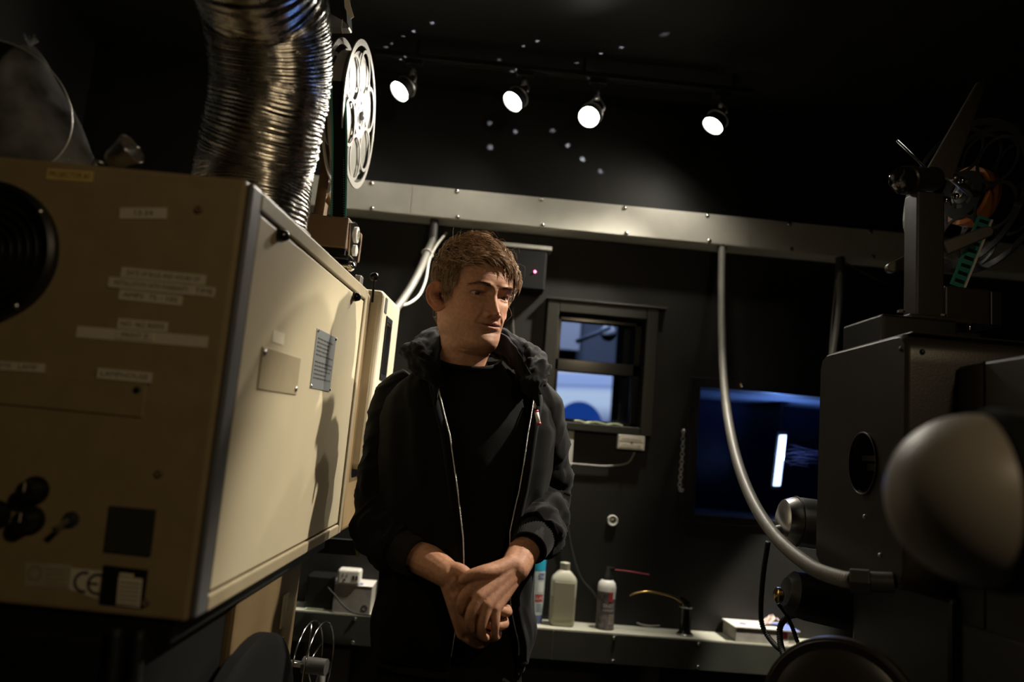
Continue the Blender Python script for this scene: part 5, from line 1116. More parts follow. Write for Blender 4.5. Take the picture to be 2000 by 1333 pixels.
def head_to_world(Pn):
    Pn = np.asarray(Pn); a = yawz(Pn[:, 2]); f = np.stack([np.sin(a), -np.cos(a)], 1); r = np.stack([-np.cos(a), -np.sin(a)], 1)
    q = Pn.copy(); pit = rad(5.5)
    up_ = np.clip((q[:, 2] + 0.03) / 0.05, 0, 1)                        # nod the head a little
    y = q[:, 1] * 1.0; z = q[:, 2]
    y2 = y * math.cos(pit) + (z - 0.05) * math.sin(pit); z2 = -y * math.sin(pit) + (z - 0.05) * math.cos(pit) + 0.05
    y = y * (1 - up_) + y2 * up_; z = z * (1 - up_) + z2 * up_
    xl = q[:, 0]
    sway = np.interp(q[:, 2], [-0.3, -0.02], [0.0175, 0.0]); back = np.interp(q[:, 2], [-0.3, -0.02], [0.068, 0.0])
    return np.stack([H0[0] + sway + f[:, 0] * y + r[:, 0] * xl, H0[1] + back + f[:, 1] * y + r[:, 1] * xl, H0[2] + z], 1)
SKIN = np.array([0.430, 0.215, 0.130]); bv, bf, bc = [], [], []
def addpart(vs, fs, cols):
    o = len(bv); bv.extend([tuple(p) for p in vs]); bf.extend([tuple(i + o for i in f) for f in fs]); bc.extend([tuple(c) for c in cols])
allL = np.concatenate(LOC); X, Y, Z = allL.T; A = np.abs(X)
col = np.tile(SKIN, (len(allL), 1)); front = (Y > 0.03)
def blend(w, c): 
    global col
    w = np.clip(w, 0, 1)[:, None]; col = col * (1 - w) + np.array(c) * w
jaw = np.clip((0.078 - Z) / 0.03, 0, 1) * np.clip((Z + 0.03) / 0.02, 0, 1) * np.clip((Y - 0.0) / 0.03, 0, 1)
blend(0.30 * jaw * (0.8 + 0.2 * np.random.rand(len(Z))), (0.15, 0.095, 0.07))
blend(0.35 * G(A - 0.046, 0.016) * G(Z - 0.085, 0.016) * front + 0.35 * G(A, 0.014) * G(Z - 0.079, 0.010) * front, (0.46, 0.17, 0.11))
lip = np.exp(-np.abs(X / 0.0225) ** 4) * np.clip(1.4 - np.abs(Z - 0.0535) / 0.0068, 0, 1) * front; blend(0.6 * lip, (0.33, 0.12, 0.09))
blend(0.7 * np.exp(-np.abs(X / 0.024) ** 6) * G(Z - (0.0538 + 1.6 * X * X), 0.0012) * front, (0.10, 0.04, 0.03))
brow = np.exp(-np.abs((A - 0.031) / 0.0215) ** 4) * G(Z - (0.1335 - 6 * (A - 0.034) ** 2), 0.0032) * front; blend(0.6 * brow, (0.06, 0.035, 0.02))
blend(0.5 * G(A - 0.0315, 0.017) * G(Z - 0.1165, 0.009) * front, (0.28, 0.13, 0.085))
blend(0.8 * np.exp(-np.abs((A - 0.0318) / 0.013) ** 4) * G(Z - (0.1200 - 6 * (A - 0.0318) ** 2), 0.0010) * front, (0.03, 0.018, 0.012))
nr = len(zs); fs = [(i * NA + j, i * NA + (j + 1) % NA, (i + 1) * NA + (j + 1) % NA, (i + 1) * NA + j) for i in range(nr - 1) for j in range(NA)]
fs += [tuple(range(NA - 1, -1, -1)), tuple((nr - 1) * NA + j for j in range(NA))]
addpart(head_to_world(allL), fs, col)
# ears
for sd in (1, -1):
    c0 = np.array([sd * 0.0665, -0.006, 0.103]); e_f = np.array([sd * -0.26, 0.95, 0.10]); e_f /= np.linalg.norm(e_f)   # forward in the ear plane
    e_o = np.array([sd * 0.95, 0.28, 0]); e_o /= np.linalg.norm(e_o); e_f = e_f - e_o * (e_f @ e_o); e_f /= np.linalg.norm(e_f); e_u = np.cross(e_o, e_f) * (1 if np.cross(e_o, e_f)[2] > 0 else -1)
    rings = []; cols = []; n = 64
    bs = [(0.86, -0.012), (1.0, -0.003), (1.03, 0.003), (0.99, 0.0065), (0.90, 0.0075), (0.82, 0.0050), (0.74, 0.0015), (0.66, 0.0012), (0.58, 0.0035), (0.50, 0.0042), (0.42, 0.0020), (0.34, -0.0025), (0.22, -0.0055), (0.05, -0.0065)]
    for bb, hh in bs:
        for k in range(n):
            ph = 2 * math.pi * k / n; cu, su = math.cos(ph), math.sin(ph)
            hwid = 0.0185 if su > -0.2 else 0.0185 - 0.006 * (-0.2 - su) / 0.8
            lob = 1.0 - 0.25 * max(0, -su) ** 3 * (bb < 0.9)
            o2 = hh
            if cu > 0.35: o2 = hh * (1 - 0.7 * min(1, (cu - 0.35) / 0.4)) - 0.004 * min(1, (cu - 0.35) / 0.4)     # front edge merges into the cheek
            if su < -0.7: o2 = o2 * 0.5 + 0.002
            rings.append(c0 + e_f * (hwid * bb * cu - 0.006 - 0.004 * su) + e_u * (0.0320 * bb * su) + e_o * (o2 + 0.010 - 0.012 * cu))
            cols.append((0.47, 0.195, 0.115) if bb > 0.3 else (0.25, 0.09, 0.06))
    rings = np.array(rings); fs = [(i * n + j, i * n + (j + 1) % n, (i + 1) * n + (j + 1) % n, (i + 1) * n + j) for i in range(len(bs) - 1) for j in range(n)] + [tuple((len(bs) - 1) * n + j for j in range(n))]
    addpart(head_to_world(rings), fs, cols)
# forearms and hands: bones blended into one skin
def flesh(chains, vox=0.0021, it=5):
    mb = MB()
    for pts, rad_ in chains:
        pts = [np.array(p, float) for p in pts]
        if len(pts) > 2: P_ = catmull(pts, 5); R_ = np.interp(np.linspace(0, len(pts) - 1, len(P_)), range(len(pts)), rad_)
        else: P_ = [pts[0] * (1 - t) + pts[1] * t for t in np.linspace(0, 1, 6)]; R_ = np.linspace(rad_[0], rad_[1], 6)
        mb.tube(P_, 1, 14, rfun=lambda i: R_[i]); mb.sphere(P_[0], R_[0], 14, 10); mb.sphere(P_[-1], R_[-1], 14, 10)
    me = bpy.data.meshes.new('flesh'); me.from_pydata(mb.v, [], mb.f); me.update()
    bm = bmesh.new(); bm.from_mesh(me); bmesh.ops.recalc_face_normals(bm, faces=bm.faces); bm.to_mesh(me); bm.free()
    ob = bpy.data.objects.new('flesh_tmp', me); COL.objects.link(ob)
    r = ob.modifiers.new('r', 'REMESH'); r.mode = 'VOXEL'; r.voxel_size = vox
    s_ = ob.modifiers.new('s', 'SMOOTH'); s_.factor = 0.5; s_.iterations = it
    bpy.context.view_layer.update(); m2 = bpy.data.meshes.new_from_object(ob.evaluated_get(bpy.context.evaluated_depsgraph_get()))
    vs = np.array([v.co for v in m2.vertices]); fs = [tuple(p.vertices) for p in m2.polygons]
    bpy.data.objects.remove(ob); bpy.data.meshes.remove(me); bpy.data.meshes.remove(m2); return vs, fs
# his left arm (right in the picture): back of the hand to the camera, folded over the other hand
WL = np.array([0.113, 1.545, 1.110])
EL = np.array([0.178, 1.745, 1.215])
kI, kM, kR, kP = np.array([0.040, 1.506, 1.083]), np.array([0.049, 1.494, 1.064]), np.array([0.063, 1.492, 1.050]), np.array([0.079, 1.498, 1.043])
left = [([np.array([0.135, 1.742, 1.42]), (0.166, 1.752, 1.33), EL], [0.034, 0.034, 0.034]), ([EL, EL * 0.6 + WL * 0.4 + (0.004, 0, 0.0), EL * 0.25 + WL * 0.75, WL], [0.034, 0.0360, 0.0305, 0.0255]),
        ([EL * 0.25 + WL * 0.75 + (-0.006, -0.002, 0.004), WL + (-0.010, -0.004, 0.008)], [0.024, 0.0195]),
        ([WL + (-0.006, -0.004, 0.006), kI], [0.0175, 0.0125]), ([WL + (-0.003, -0.006, 0.0), kM], [0.0175, 0.0122]), ([WL + (0.0, -0.005, -0.005), kR], [0.0165, 0.0115]), ([WL + (0.002, 0.0, -0.010), kP], [0.0155, 0.0105]),
        ([(kI + WL) / 2 + (0, 0.008, 0), (kR + WL) / 2 + (0, 0.010, 0)], [0.016, 0.015]),
        ([kI, (0.019, 1.503, 1.060), (0.016, 1.512, 1.037), (0.024, 1.524, 1.026)], [0.0118, 0.0098, 0.0088, 0.0075]),
        ([kM, (0.034, 1.488, 1.033), (0.036, 1.500, 1.009), (0.045, 1.514, 1.001)], [0.0120, 0.0100, 0.0090, 0.0077]),
        ([kR, (0.056, 1.488, 1.018), (0.058, 1.499, 0.996), (0.066, 1.512, 0.989)], [0.0112, 0.0093, 0.0084, 0.0072]),
        ([kP, (0.080, 1.493, 1.017), (0.081, 1.500, 0.999), (0.085, 1.510, 0.991)], [0.0100, 0.0082, 0.0074, 0.0064]),
        ([WL + (-0.008, -0.006, 0.010), (0.075, 1.520, 1.109), (0.050, 1.502, 1.106), (0.027, 1.500, 1.098), (0.014, 1.503, 1.089)], [0.0165, 0.0165, 0.0128, 0.0110, 0.0088])]
WR = np.array([-0.012, 1.562, 1.088]); ER = np.array([-0.172, 1.715, 1.150])
qI, qM, qR, qP = np.array([0.050, 1.535, 1.048]), np.array([0.046, 1.528, 1.024]), np.array([0.036, 1.528, 1.003]), np.array([0.022, 1.535, 0.988])
right = [([np.array([-0.138, 1.740, 1.42]), (-0.162, 1.741, 1.30), ER], [0.034, 0.034, 0.034]), ([ER, ER * 0.6 + WR * 0.4 + (0, 0, -0.004), ER * 0.25 + WR * 0.75, WR], [0.034, 0.0380, 0.0325, 0.0265]),
         ([WR + (0.004, -0.004, 0.008), qI], [0.018, 0.0125]), ([WR + (0.002, -0.006, 0.0), qM], [0.018, 0.0125]), ([WR + (0, -0.005, -0.006), qR], [0.0165, 0.0118]), ([WR + (-0.002, 0, -0.012), qP], [0.0155, 0.0108]),
         ([(qI + WR) / 2 + (0, 0.010, 0), (qR + WR) / 2 + (0, 0.010, 0)], [0.017, 0.016]),
         ([qI, (0.085, 1.536, 1.036), (0.104, 1.548, 1.030), (0.104, 1.566, 1.034)], [0.0118, 0.0100, 0.0090, 0.0078]),
         ([qM, (0.080, 1.533, 1.008), (0.099, 1.545, 1.008), (0.101, 1.563, 1.012)], [0.0120, 0.0100, 0.0090, 0.0078]),
         ([qR, (0.068, 1.533, 0.987), (0.086, 1.545, 0.986), (0.090, 1.562, 0.990)], [0.0112, 0.0095, 0.0085, 0.0073]),
         ([qP, (0.050, 1.538, 0.972), (0.066, 1.548, 0.972), (0.070, 1.562, 0.976)], [0.0102, 0.0085, 0.0076, 0.0066]),
         ([WR + (0.004, -0.004, 0.010), (0.012, 1.545, 1.096), (0.040, 1.535, 1.080), (0.062, 1.530, 1.066)], [0.0165, 0.0155, 0.0120, 0.0095])]
for ch_ in (left, right):
    vs, fs = flesh(ch_)
    cc_ = np.tile(SKIN, (len(vs), 1)) * (0.93 + 0.14 * np.random.rand(len(vs), 1))
    addpart(vs, fs, cc_)
bvw = np.array(bv); inv = ROOTINV[pe.name]; bvl = bvw @ inv[0].T + inv[1]
me = bpy.data.meshes.new('body'); me.from_pydata(bvl.tolist(), [], bf); me.update()
bm = bmesh.new(); bm.from_mesh(me); bmesh.ops.recalc_face_normals(bm, faces=bm.faces); bm.to_mesh(me); bm.free()
ca = me.color_attributes.new('skin_tone', 'FLOAT_COLOR', 'POINT'); ca.data.foreach_set('color', np.concatenate([np.array(bc), np.ones((len(bc), 1))], 1).astype(np.float32).ravel())
ms = mat('skin', tuple(SKIN), 0.56, bump=0.35, bscale=650, sss=0.08, spec=0.3); nt = ms.node_tree; at_ = nt.nodes.new('ShaderNodeAttribute'); at_.attribute_name = 'skin_tone'
nz = nt.nodes.new('ShaderNodeTexNoise'); nz.inputs['Scale'].default_value = 140; nz.inputs['Detail'].default_value = 4; tc = nt.nodes.new('ShaderNodeTexCoord'); nt.links.new(tc.outputs['Object'], nz.inputs['Vector'])
mr = nt.nodes.new('ShaderNodeMapRange'); mr.inputs['From Min'].default_value = 0.3; mr.inputs['From Max'].default_value = 0.7; mr.inputs['To Min'].default_value = 0.82; mr.inputs['To Max'].default_value = 1.12; nt.links.new(nz.outputs['Fac'], mr.inputs['Value'])
mx = nt.nodes.new('ShaderNodeVectorMath'); mx.operation = 'SCALE'; nt.links.new(at_.outputs['Color'], mx.inputs[0]); nt.links.new(mr.outputs['Result'], mx.inputs['Scale']); nt.links.new(mx.outputs[0], nt.nodes['Principled BSDF'].inputs['Base Color'])
link('body', me, ms, pe, smooth=True)
# eyes
M['eyewhite'] = mat('eye_white', (0.36, 0.32, 0.29), 0.15); M['iris'] = mat('iris_brown', (0.06, 0.035, 0.02), 0.1)
for sd in (1, -1):
    c = np.array([sd * 0.0315, 0.0590, 0.1160]); gz = np.array([sd * 0.0 - 0.10, 1.0, -0.18]); gz /= np.linalg.norm(gz)
    w = head_to_world(np.array([c, c + gz * 0.0119, c + gz])); ax = (w[2] - w[0]) / np.linalg.norm(w[2] - w[0])
    e = MB().sphere(w[0], 0.0120, 24, 16).build('eye', 'eyewhite', pe, True)
    MB().lathe(w[0], ax, [(0.0056, 0.0107), (0.0045, 0.0115), (0.0005, 0.0123)], 20, False, True).build('iris', 'iris', e, True)
# hair
M['hair'] = mat('brown_hair', (0.19, 0.112, 0.062), 0.42, spec=0.6, color2=(0.42, 0.27, 0.155), vscale=120)
LOCg = np.array(LOC)                                   # rows x NA x 3
def hairline(x, y): 
    ph = np.degrees(np.arctan2(y, np.abs(x)))
    return np.interp(ph, [-90, -60, -40, -25, -14, -6, 2, 10, 17, 26, 36, 50, 65, 90], [0.030, 0.034, 0.060, 0.105, 0.136, 0.140, 0.128, 0.104, 0.104, 0.124, 0.152, 0.176, 0.184, 0.186])
semi = np.array([0.079, 0.099, 0.104]); hc_ = np.array([0, -0.004, 0.132])
rng = np.random.RandomState(11); strands = MB(); iz = [i for i, z in enumerate(zs) if z > 0.03]
hv, hf = [], []
def grow_hair(root, length, kind, lift, r0, segs):
    """many strands at once; kind 0 swept top, 1 cropped side, 2 his left side"""
    n = len(root); q = root.copy(); k0 = np.linalg.norm((root - hc_) / semi, axis=1); pts = [root.copy()]
    cl = np.array([[mnoise.noise(Vector(p * 75)), mnoise.noise(Vector(p * 75 + np.array([9, 0, 0]))), mnoise.noise(Vector(p * 75 + np.array([0, 9, 0])))] for p in root])
    jit = rng.normal(0, 0.13, (n, 3)) + cl * 1.0; lift = lift * (1 + 0.7 * np.array([mnoise.noise(Vector(p * 55 + np.array([3, 3, 3]))) for p in root]))
    for s in range(1, segs + 1):
        t = s / segs
        d = np.where((kind == 0)[:, None], np.array([-0.80, 0.62, -0.30 * t]), np.where((kind == 2)[:, None], np.array([0.0, 0.30, -1.0]), np.stack([np.zeros(n), np.where(q[:, 1] < 0.01, -0.55, -0.25), -np.ones(n)], 1)))
        d = d + jit; nn = (q - hc_) / semi ** 2; nn /= np.linalg.norm(nn, axis=1)[:, None]; d = d - nn * (d * nn).sum(1)[:, None]; d /= np.linalg.norm(d, axis=1)[:, None] + 1e-9
        q = q + d * (length / segs)[:, None]; k = np.linalg.norm((q - hc_) / semi, axis=1); kt = k0 + lift * min(1, t * 2.2) * (1 - 0.30 * t) + 0.006
        q = hc_ + (q - hc_) * (kt / k)[:, None]; pts.append(q.copy())
    Wn = np.stack([head_to_world(p) for p in pts], 1); o = len(hv)
    for i in range(segs + 1):
        td = Wn[:, min(i + 1, segs)] - Wn[:, max(i - 1, 0)]; td /= np.linalg.norm(td, axis=1)[:, None] + 1e-9
        u = np.cross(td, np.array([0.3, 0.5, 0.81])); u /= np.linalg.norm(u, axis=1)[:, None] + 1e-9; v = np.cross(td, u); r = (r0 * (1 - 0.85 * (i / segs) ** 1.5))[:, None]
        ring = np.stack([Wn[:, i] + r * (math.cos(2.094 * k) * u + math.sin(2.094 * k) * v) for k in range(3)], 1)
        if i == 0: R_all = [ring]
        else: R_all.append(ring)
    V = np.stack(R_all, 1).reshape(-1, 3); hv.extend(map(tuple, V)); per = 3 * (segs + 1)
    for a in range(n):
        b = o + a * per
        for i in range(segs):
            for k in range(3): hf.append((b + 3 * i + k, b + 3 * i + (k + 1) % 3, b + 3 * i + 3 + (k + 1) % 3, b + 3 * i + 3 + k))
ii = np.array(iz)[rng.randint(len(iz), size=60000)]; jj = rng.randint(NA, size=60000); Pc = LOCg[ii, jj]
ok = (rng.rand(60000) < 0.35 + 0.65 * np.minimum(1, Wt[ii] / 0.07)) & (Pc[:, 2] > hairline(Pc[:, 0], Pc[:, 1]) + rng.uniform(-0.001, 0.003, 60000))
Pc = Pc[ok]; topf = np.clip((Pc[:, 2] - 0.165) / 0.03, 0, 1); topf = np.where((Pc[:, 1] > 0.045) & (Pc[:, 2] > 0.165), 1.0, topf); ist = rng.rand(len(Pc)) < topf
Tp = Pc[ist][:4600]; Sd = Pc[~ist][:5600]
fringe = np.clip((Tp[:, 1] - 0.02) / 0.06, 0, 1)
grow_hair(Tp, rng.uniform(0.030, 0.048, len(Tp)) + 0.002 * fringe, np.zeros(len(Tp)), rng.uniform(0.08, 0.165, len(Tp)), rng.uniform(0.0009, 0.0019, len(Tp)), 6)
kd = np.where((Sd[:, 0] > 0) | (Sd[:, 1] < -0.03), 1, 2)
grow_hair(Sd, rng.uniform(0.014, 0.026, len(Sd)) * np.where(Sd[:, 2] < 0.10, 0.6, 1.0), kd, rng.uniform(0.04, 0.13, len(Sd)) * np.where(Sd[:, 2] < 0.10, 0.5, 1.0), np.full(len(Sd), 0.00085), 4)
Fl = Pc[rng.choice(len(Pc), 60)]; grow_hair(Fl, rng.uniform(0.025, 0.05, 60), np.where(Fl[:, 2] > 0.17, 0, 1), rng.uniform(0.22, 0.42, 60), np.full(60, 0.0004), 6)
hm = MB(); hm.v = [tuple(p) for p in hv]; hm.f = hf
# scalp cap under the strands so that no skin shines through
cap = np.zeros((len(iz), NA), bool); pos = np.zeros((len(iz), NA, 3))
for a, i in enumerate(iz):
    P_ = LOCg[i]; hl = hairline(P_[:, 0], P_[:, 1]); cap[a] = P_[:, 2] > hl + 0.002; depth = np.clip((P_[:, 2] - hl) / 0.02, 0, 1)
    n = (P_ - hc_) / semi ** 2; n /= np.linalg.norm(n, axis=1)[:, None]; tp = np.clip((P_[:, 2] - 0.175) / 0.03, 0, 1); pos[a] = P_ + n * (0.0006 + (0.0022 + 0.0035 * tp) * depth)[:, None]
W = head_to_world(pos.reshape(-1, 3)); o = len(hm.v); hm.v += [tuple(p) for p in W]
for a in range(len(iz) - 1):
    for j in range(NA):
        k = (j + 1) % NA
        if cap[a, j] and cap[a, k] and cap[a + 1, j] and cap[a + 1, k]: hm.f.append((o + a * NA + j, o + a * NA + k, o + (a + 1) * NA + k, o + (a + 1) * NA + j))
hm.f.append(tuple(o + (len(iz) - 1) * NA + j for j in range(NA)))
hm.build('hair', 'hair', pe, True)
# eyebrow hairs
eb = MB()
for sd in (1, -1):
    for k in range(90):
        t = rng.rand(); ax_ = 0.012 + 0.040 * t; z = 0.1322 + 0.0040 * math.sin(min(t, 0.62) / 0.62 * math.pi / 2) - 0.006 * max(0, t - 0.62) / 0.38 + rng.normal(0, 0.0013)
        i = int(np.argmin(np.abs(zs - z))); row = LOCg[i]; j = int(np.argmin((row[:, 0] - sd * ax_) ** 2 + (row[:, 1] < 0.02) * 1)); p = row[j] + (0, 0.0006, 0); q = p + np.array([sd * 0.0055, -0.0010, 0.0022 * (0.6 - t)]) ; q[1] += 0.0008
        w = head_to_world(np.array([p, q])); eb.tube([w[0], w[1]], 0.00035, 3)
M['brow'] = mat('dark_brow_hair', (0.045, 0.025, 0.014), 0.9, spec=0.05); eb.build('eyebrows', 'brow', pe)

# ------------------------------------------------------------------ clothes
#        z      cx      a      cy      b
TS = [(0.88, 0.005, 0.140, 1.735, 0.108), (1.00, 0.003, 0.138, 1.735, 0.114), (1.10, 0.002, 0.142, 1.735, 0.120), (1.20, 0.001, 0.154, 1.733, 0.124), (1.30, 0.0, 0.170, 1.732, 0.126), (1.38, -0.002, 0.172, 1.732, 0.118), (1.42, -0.004, 0.162, 1.734, 0.105), (1.45, -0.006, 0.140, 1.732, 0.094), (1.475, -0.009, 0.108, 1.722, 0.084), (1.492, -0.012, 0.080, 1.705, 0.078), (1.502, -0.013, 0.068, 1.692, 0.074)]
def tsec(z, grow=0.0): cx, a, cy, b = interp(TS, z); return cx, a + grow, cy, b + grow
def sec_point(th, z, grow=0.0, n=2.35):
    cx, a, cy, b = tsec(z, grow); c, s = math.cos(th), math.sin(th)
    return np.array([cx + a * math.copysign(abs(c) ** (2 / n), c), cy + b * math.copysign(abs(s) ** (2 / n), s), z])
zz = list(np.linspace(0.89, 1.46, 60)) + list(np.linspace(1.465, 1.502, 14)); N = 120; rings = []
for z in zz:
    ring = []
    for k in range(N):
        th = 2 * math.pi * k / N; p = sec_point(th, z); fr = max(0, -math.sin(th)); tilt = np.clip((z - 1.44) / 0.06, 0, 1)
        p[2] += tilt * (0.016 - 0.028 * fr) + 0.0; 
        w = 0.0035 * mnoise.noise(Vector((p[0] * 14, p[1] * 14, z * 7))) + 0.002 * mnoise.noise(Vector((p[0] * 45, p[1] * 30, z * 16)))
        p[1] -= w * fr; ring.append(p)
    rings.append(ring)
ts = MB().loft(rings, cap1=False).build('tee_shirt', 'tee', pe, True)
col_ = [p + np.array([0, 0, 0.0]) for p in rings[-1]]
MB().loft([[p + np.array([0.003 * math.cos(a_), 0.003 * math.sin(a_), 0]) + q * (p - np.array([-0.013, 1.692, p[2]])) / 0.07 for p in col_] for a_, q in [(0, 0.004), (0, 0.0045), (0, 0.002), (0, -0.002)]], cap0=False, cap1=False)
MB().tube(col_ + [col_[0]], 0.0045, 8).build('tee_collar', 'tee', ts, True)

# hoodie body: a sheet open at the front between the two zip edges
ZL = [(0.90, 0.004), (0.95, 0.008), (1.04, 0.015), (1.097, 0.016), (1.155, 0.009), (1.243, -0.009), (1.351, -0.034), (1.446, -0.068), (1.485, -0.072), (1.51, -0.072)]
ZR = [(0.90, 0.142), (0.952, 0.132), (1.017, 0.114), (1.10, 0.102), (1.172, 0.100), (1.253, 0.112), (1.364, 0.119), (1.448, 0.128), (1.485, 0.100), (1.51, 0.085)]
GROW = 0.016
def edge_angle(z, x, n=2.35):
    cx, a, cy, b = tsec(z, GROW); q = max(-0.985, min(0.985, (x - cx) / a)); c = math.copysign(abs(q) ** (n / 2), q); return -math.acos(max(-1, min(1, c)))
zz = list(np.linspace(0.905, 1.47, 90)) + list(np.linspace(1.475, 1.50, 8)); NCOL = 170; rings = []
for z in zz:
    xl, = interp(ZL, z); xr, = interp(ZR, z); a0 = edge_angle(z, xr); a1 = edge_angle(z, xl) + 2 * math.pi; ring = []
    for k in range(NCOL):
        th = a0 + (a1 - a0) * k / (NCOL - 1); p = sec_point(th, z, GROW); cx, a, cy, b = tsec(z, GROW); nrm = np.array([math.cos(th) / a, math.sin(th) / b, 0]); nrm /= np.linalg.norm(nrm)
        dl = min(abs(th - a0), abs(a1 - th)); 
        f = 0.0050 * mnoise.noise(Vector((p[0] * 9, p[1] * 9, z * 5 + 3))) + 0.0038 * mnoise.noise(Vector((p[0] * 26, p[1] * 22, z * 8))) + 0.004 * math.sin(dl * 16 + z * 6) * math.exp(-dl * 2.2) + 0.0045 * max(0.0, 1 - 2.8 * abs(mnoise.noise(Vector((p[0] * 13 + 5, p[1] * 13, z * 3.2))))) ** 3
        blo = 0.012 * math.exp(-((z - 0.96) / 0.05) ** 2)
        p = p + nrm * (f + blo); p[2] += np.clip((z - 1.44) / 0.06, 0, 1) * 0.012 * max(0, math.sin(th)); ring.append(p)
    rings.append(ring)
ho = MB().loft(rings, closed=False).build('hoodie', 'cloth', pe, True, solid=0.005)
for s, nm in ((0, 'zip_right'), (-1, 'zip_left')):
    pth = [r[s] + np.array([0, -0.0035, 0]) for r in rings[4:86]]
    ribbed(pth, 0.0014, 8, 0.30, 0.0032).build('zip_teeth', 'zip', ho, True)
    sg = 1 if s == 0 else -1
    MB().loft([[r[s] + np.array([sg * 0.004, -0.0035, 0]), r[s] + np.array([sg * 0.013, -0.0048, 0]), r[s] + np.array([sg * 0.019, -0.0028, 0]), r[s] + np.array([sg * 0.010, 0.000, 0])] for r in rings[2:88]]).build('zip_placket', 'cloth', ho, True)
# waistband
wb = []
for z in np.linspace(0.886, 0.925, 8):
    ring = []
    for k in range(NCOL):
        th = edge_angle(0.91, 0.142) + (edge_angle(0.91, 0.004) + 2 * math.pi - edge_angle(0.91, 0.142)) * k / (NCOL - 1); p = sec_point(th, 0.91, GROW - 0.002); p[2] = z; rb_ = 0.0012 * math.sin(k * 1.9); p += np.array([math.cos(th), math.sin(th), 0]) * rb_; ring.append(p)
    wb.append(ring)
MB().loft(wb, closed=False).build('waistband', 'rib', ho, True, solid=0.005)
# zipper pull: white tag with red ends
p = at(1048, 806, y=1.603); q = at(1052, 826, y=1.600); pu = MB().tube([p, q], 0.0042, 10).build('zip_pull', 'whiteplastic', ho, True)
MB().cyl(q, q + (q - p) * 0.22, 0.0045, n=10).build('pull_end', 'redprint', pu, True); MB().cyl(p - (q - p) * 0.18, p, 0.0045, n=10).build('pull_end', 'redprint', pu, True)
p2 = at(1046, 772, y=1.606); MB().tube(catmull([p2, at(1047, 785, y=1.602), at(1044, 798, y=1.601)], 5), 0.0026, 8).build('slider', 'zip', pu, True)
# sleeves
def sleeve(path, radii, seed, nm, foldz):
    P_ = catmull(path, 14); R_ = np.interp(np.linspace(0, len(path) - 1, len(P_)), range(len(path)), radii); rings = []; u = None; n = 64; L = 0
    for i, p in enumerate(P_):
        t = P_[min(i + 1, len(P_) - 1)] - P_[max(i - 1, 0)]; t /= np.linalg.norm(t)
        if i: L += np.linalg.norm(P_[i] - P_[i - 1])
        if u is None: u = np.cross(t, [0, 1.0, 0]); u /= np.linalg.norm(u)
        u = u - t * (u @ t); u /= np.linalg.norm(u); v = np.cross(t, u); ring = []; s_ = i / (len(P_) - 1)
        fold = foldz[0] + (foldz[1] - foldz[0]) * s_
        for k in range(n):
            th = 2 * math.pi * k / n; nx, ny = math.cos(th), math.sin(th)
            w = fold * (0.0060 * math.sin(L * 95 + 1.8 * math.sin(th + seed) + 2.2 * mnoise.noise(Vector((nx * 1.3, ny * 1.3, L * 9 + seed)))) * (0.5 + 0.5 * math.sin(th * 1 + seed)) + 0.012 * mnoise.noise(Vector((nx * 1.5 + seed, ny * 1.5, L * 12))))
            w += 0.005 * mnoise.noise(Vector((nx * 2 + seed, ny * 2, L * 7)))
            cr_s = 1 - abs(mnoise.noise(Vector((nx * 1.1 + seed * 2, ny * 1.1, L * 22 + 0.9 * nx)))) * 2.6
            w += 0.0055 * (0.35 + fold) * max(0.0, cr_s) ** 3
            ring.append(p + (R_[i] + w) * (nx * u + ny * v))
        rings.append(ring)
    return MB().loft(rings, cap0=True, cap1=False).build(nm, 'cloth', ho, True, solid=0.004), P_
_, PL = sleeve([(0.112, 1.735, 1.468), (0.142, 1.742, 1.425), (0.163, 1.752, 1.36), (0.172, 1.762, 1.295), (0.176, 1.762, 1.235), (0.172, 1.715, 1.205), (0.162, 1.655, 1.180), (0.152, 1.612, 1.165)], [0.040, 0.060, 0.058, 0.055, 0.053, 0.052, 0.050, 0.044], 1.0, 'sleeve_left', (0.15, 1.15))
_, PR = sleeve([(-0.118, 1.735, 1.462), (-0.145, 1.740, 1.42), (-0.160, 1.742, 1.35), (-0.165, 1.740, 1.27), (-0.166, 1.728, 1.195), (-0.160, 1.698, 1.150), (-0.135, 1.665, 1.130), (-0.105, 1.635, 1.118)], [0.040, 0.060, 0.058, 0.055, 0.055, 0.055, 0.052, 0.047], 4.0, 'sleeve_right', (0.15, 0.9))
def cuff(path, r0, r1):
    P_ = catmull(path, 12); n = 96; rings = []; u = None
    for i, p in enumerate(P_):
        t = P_[min(i + 1, len(P_) - 1)] - P_[max(i - 1, 0)]; t /= np.linalg.norm(t)
        if u is None: u, v, _ = basis(t)
        u = u - t * (u @ t); u /= np.linalg.norm(u); v = np.cross(t, u); r = r0 + (r1 - r0) * i / (len(P_) - 1)
        rings.append([p + (r + 0.0009 * math.cos(k * math.pi)) * (math.cos(2 * math.pi * k / n) * u + math.sin(2 * math.pi * k / n) * v) for k in range(n)])
    MB().loft(rings, cap0=False, cap1=False).build('cuff', 'rib', ho, True, solid=0.003)
cuff([(0.157, 1.635, 1.171), (0.148, 1.608, 1.160), (0.138, 1.583, 1.146)], 0.042, 0.0345)
cuff([(-0.112, 1.642, 1.121), (-0.092, 1.625, 1.114), (-0.072, 1.608, 1.108)], 0.044, 0.0365)
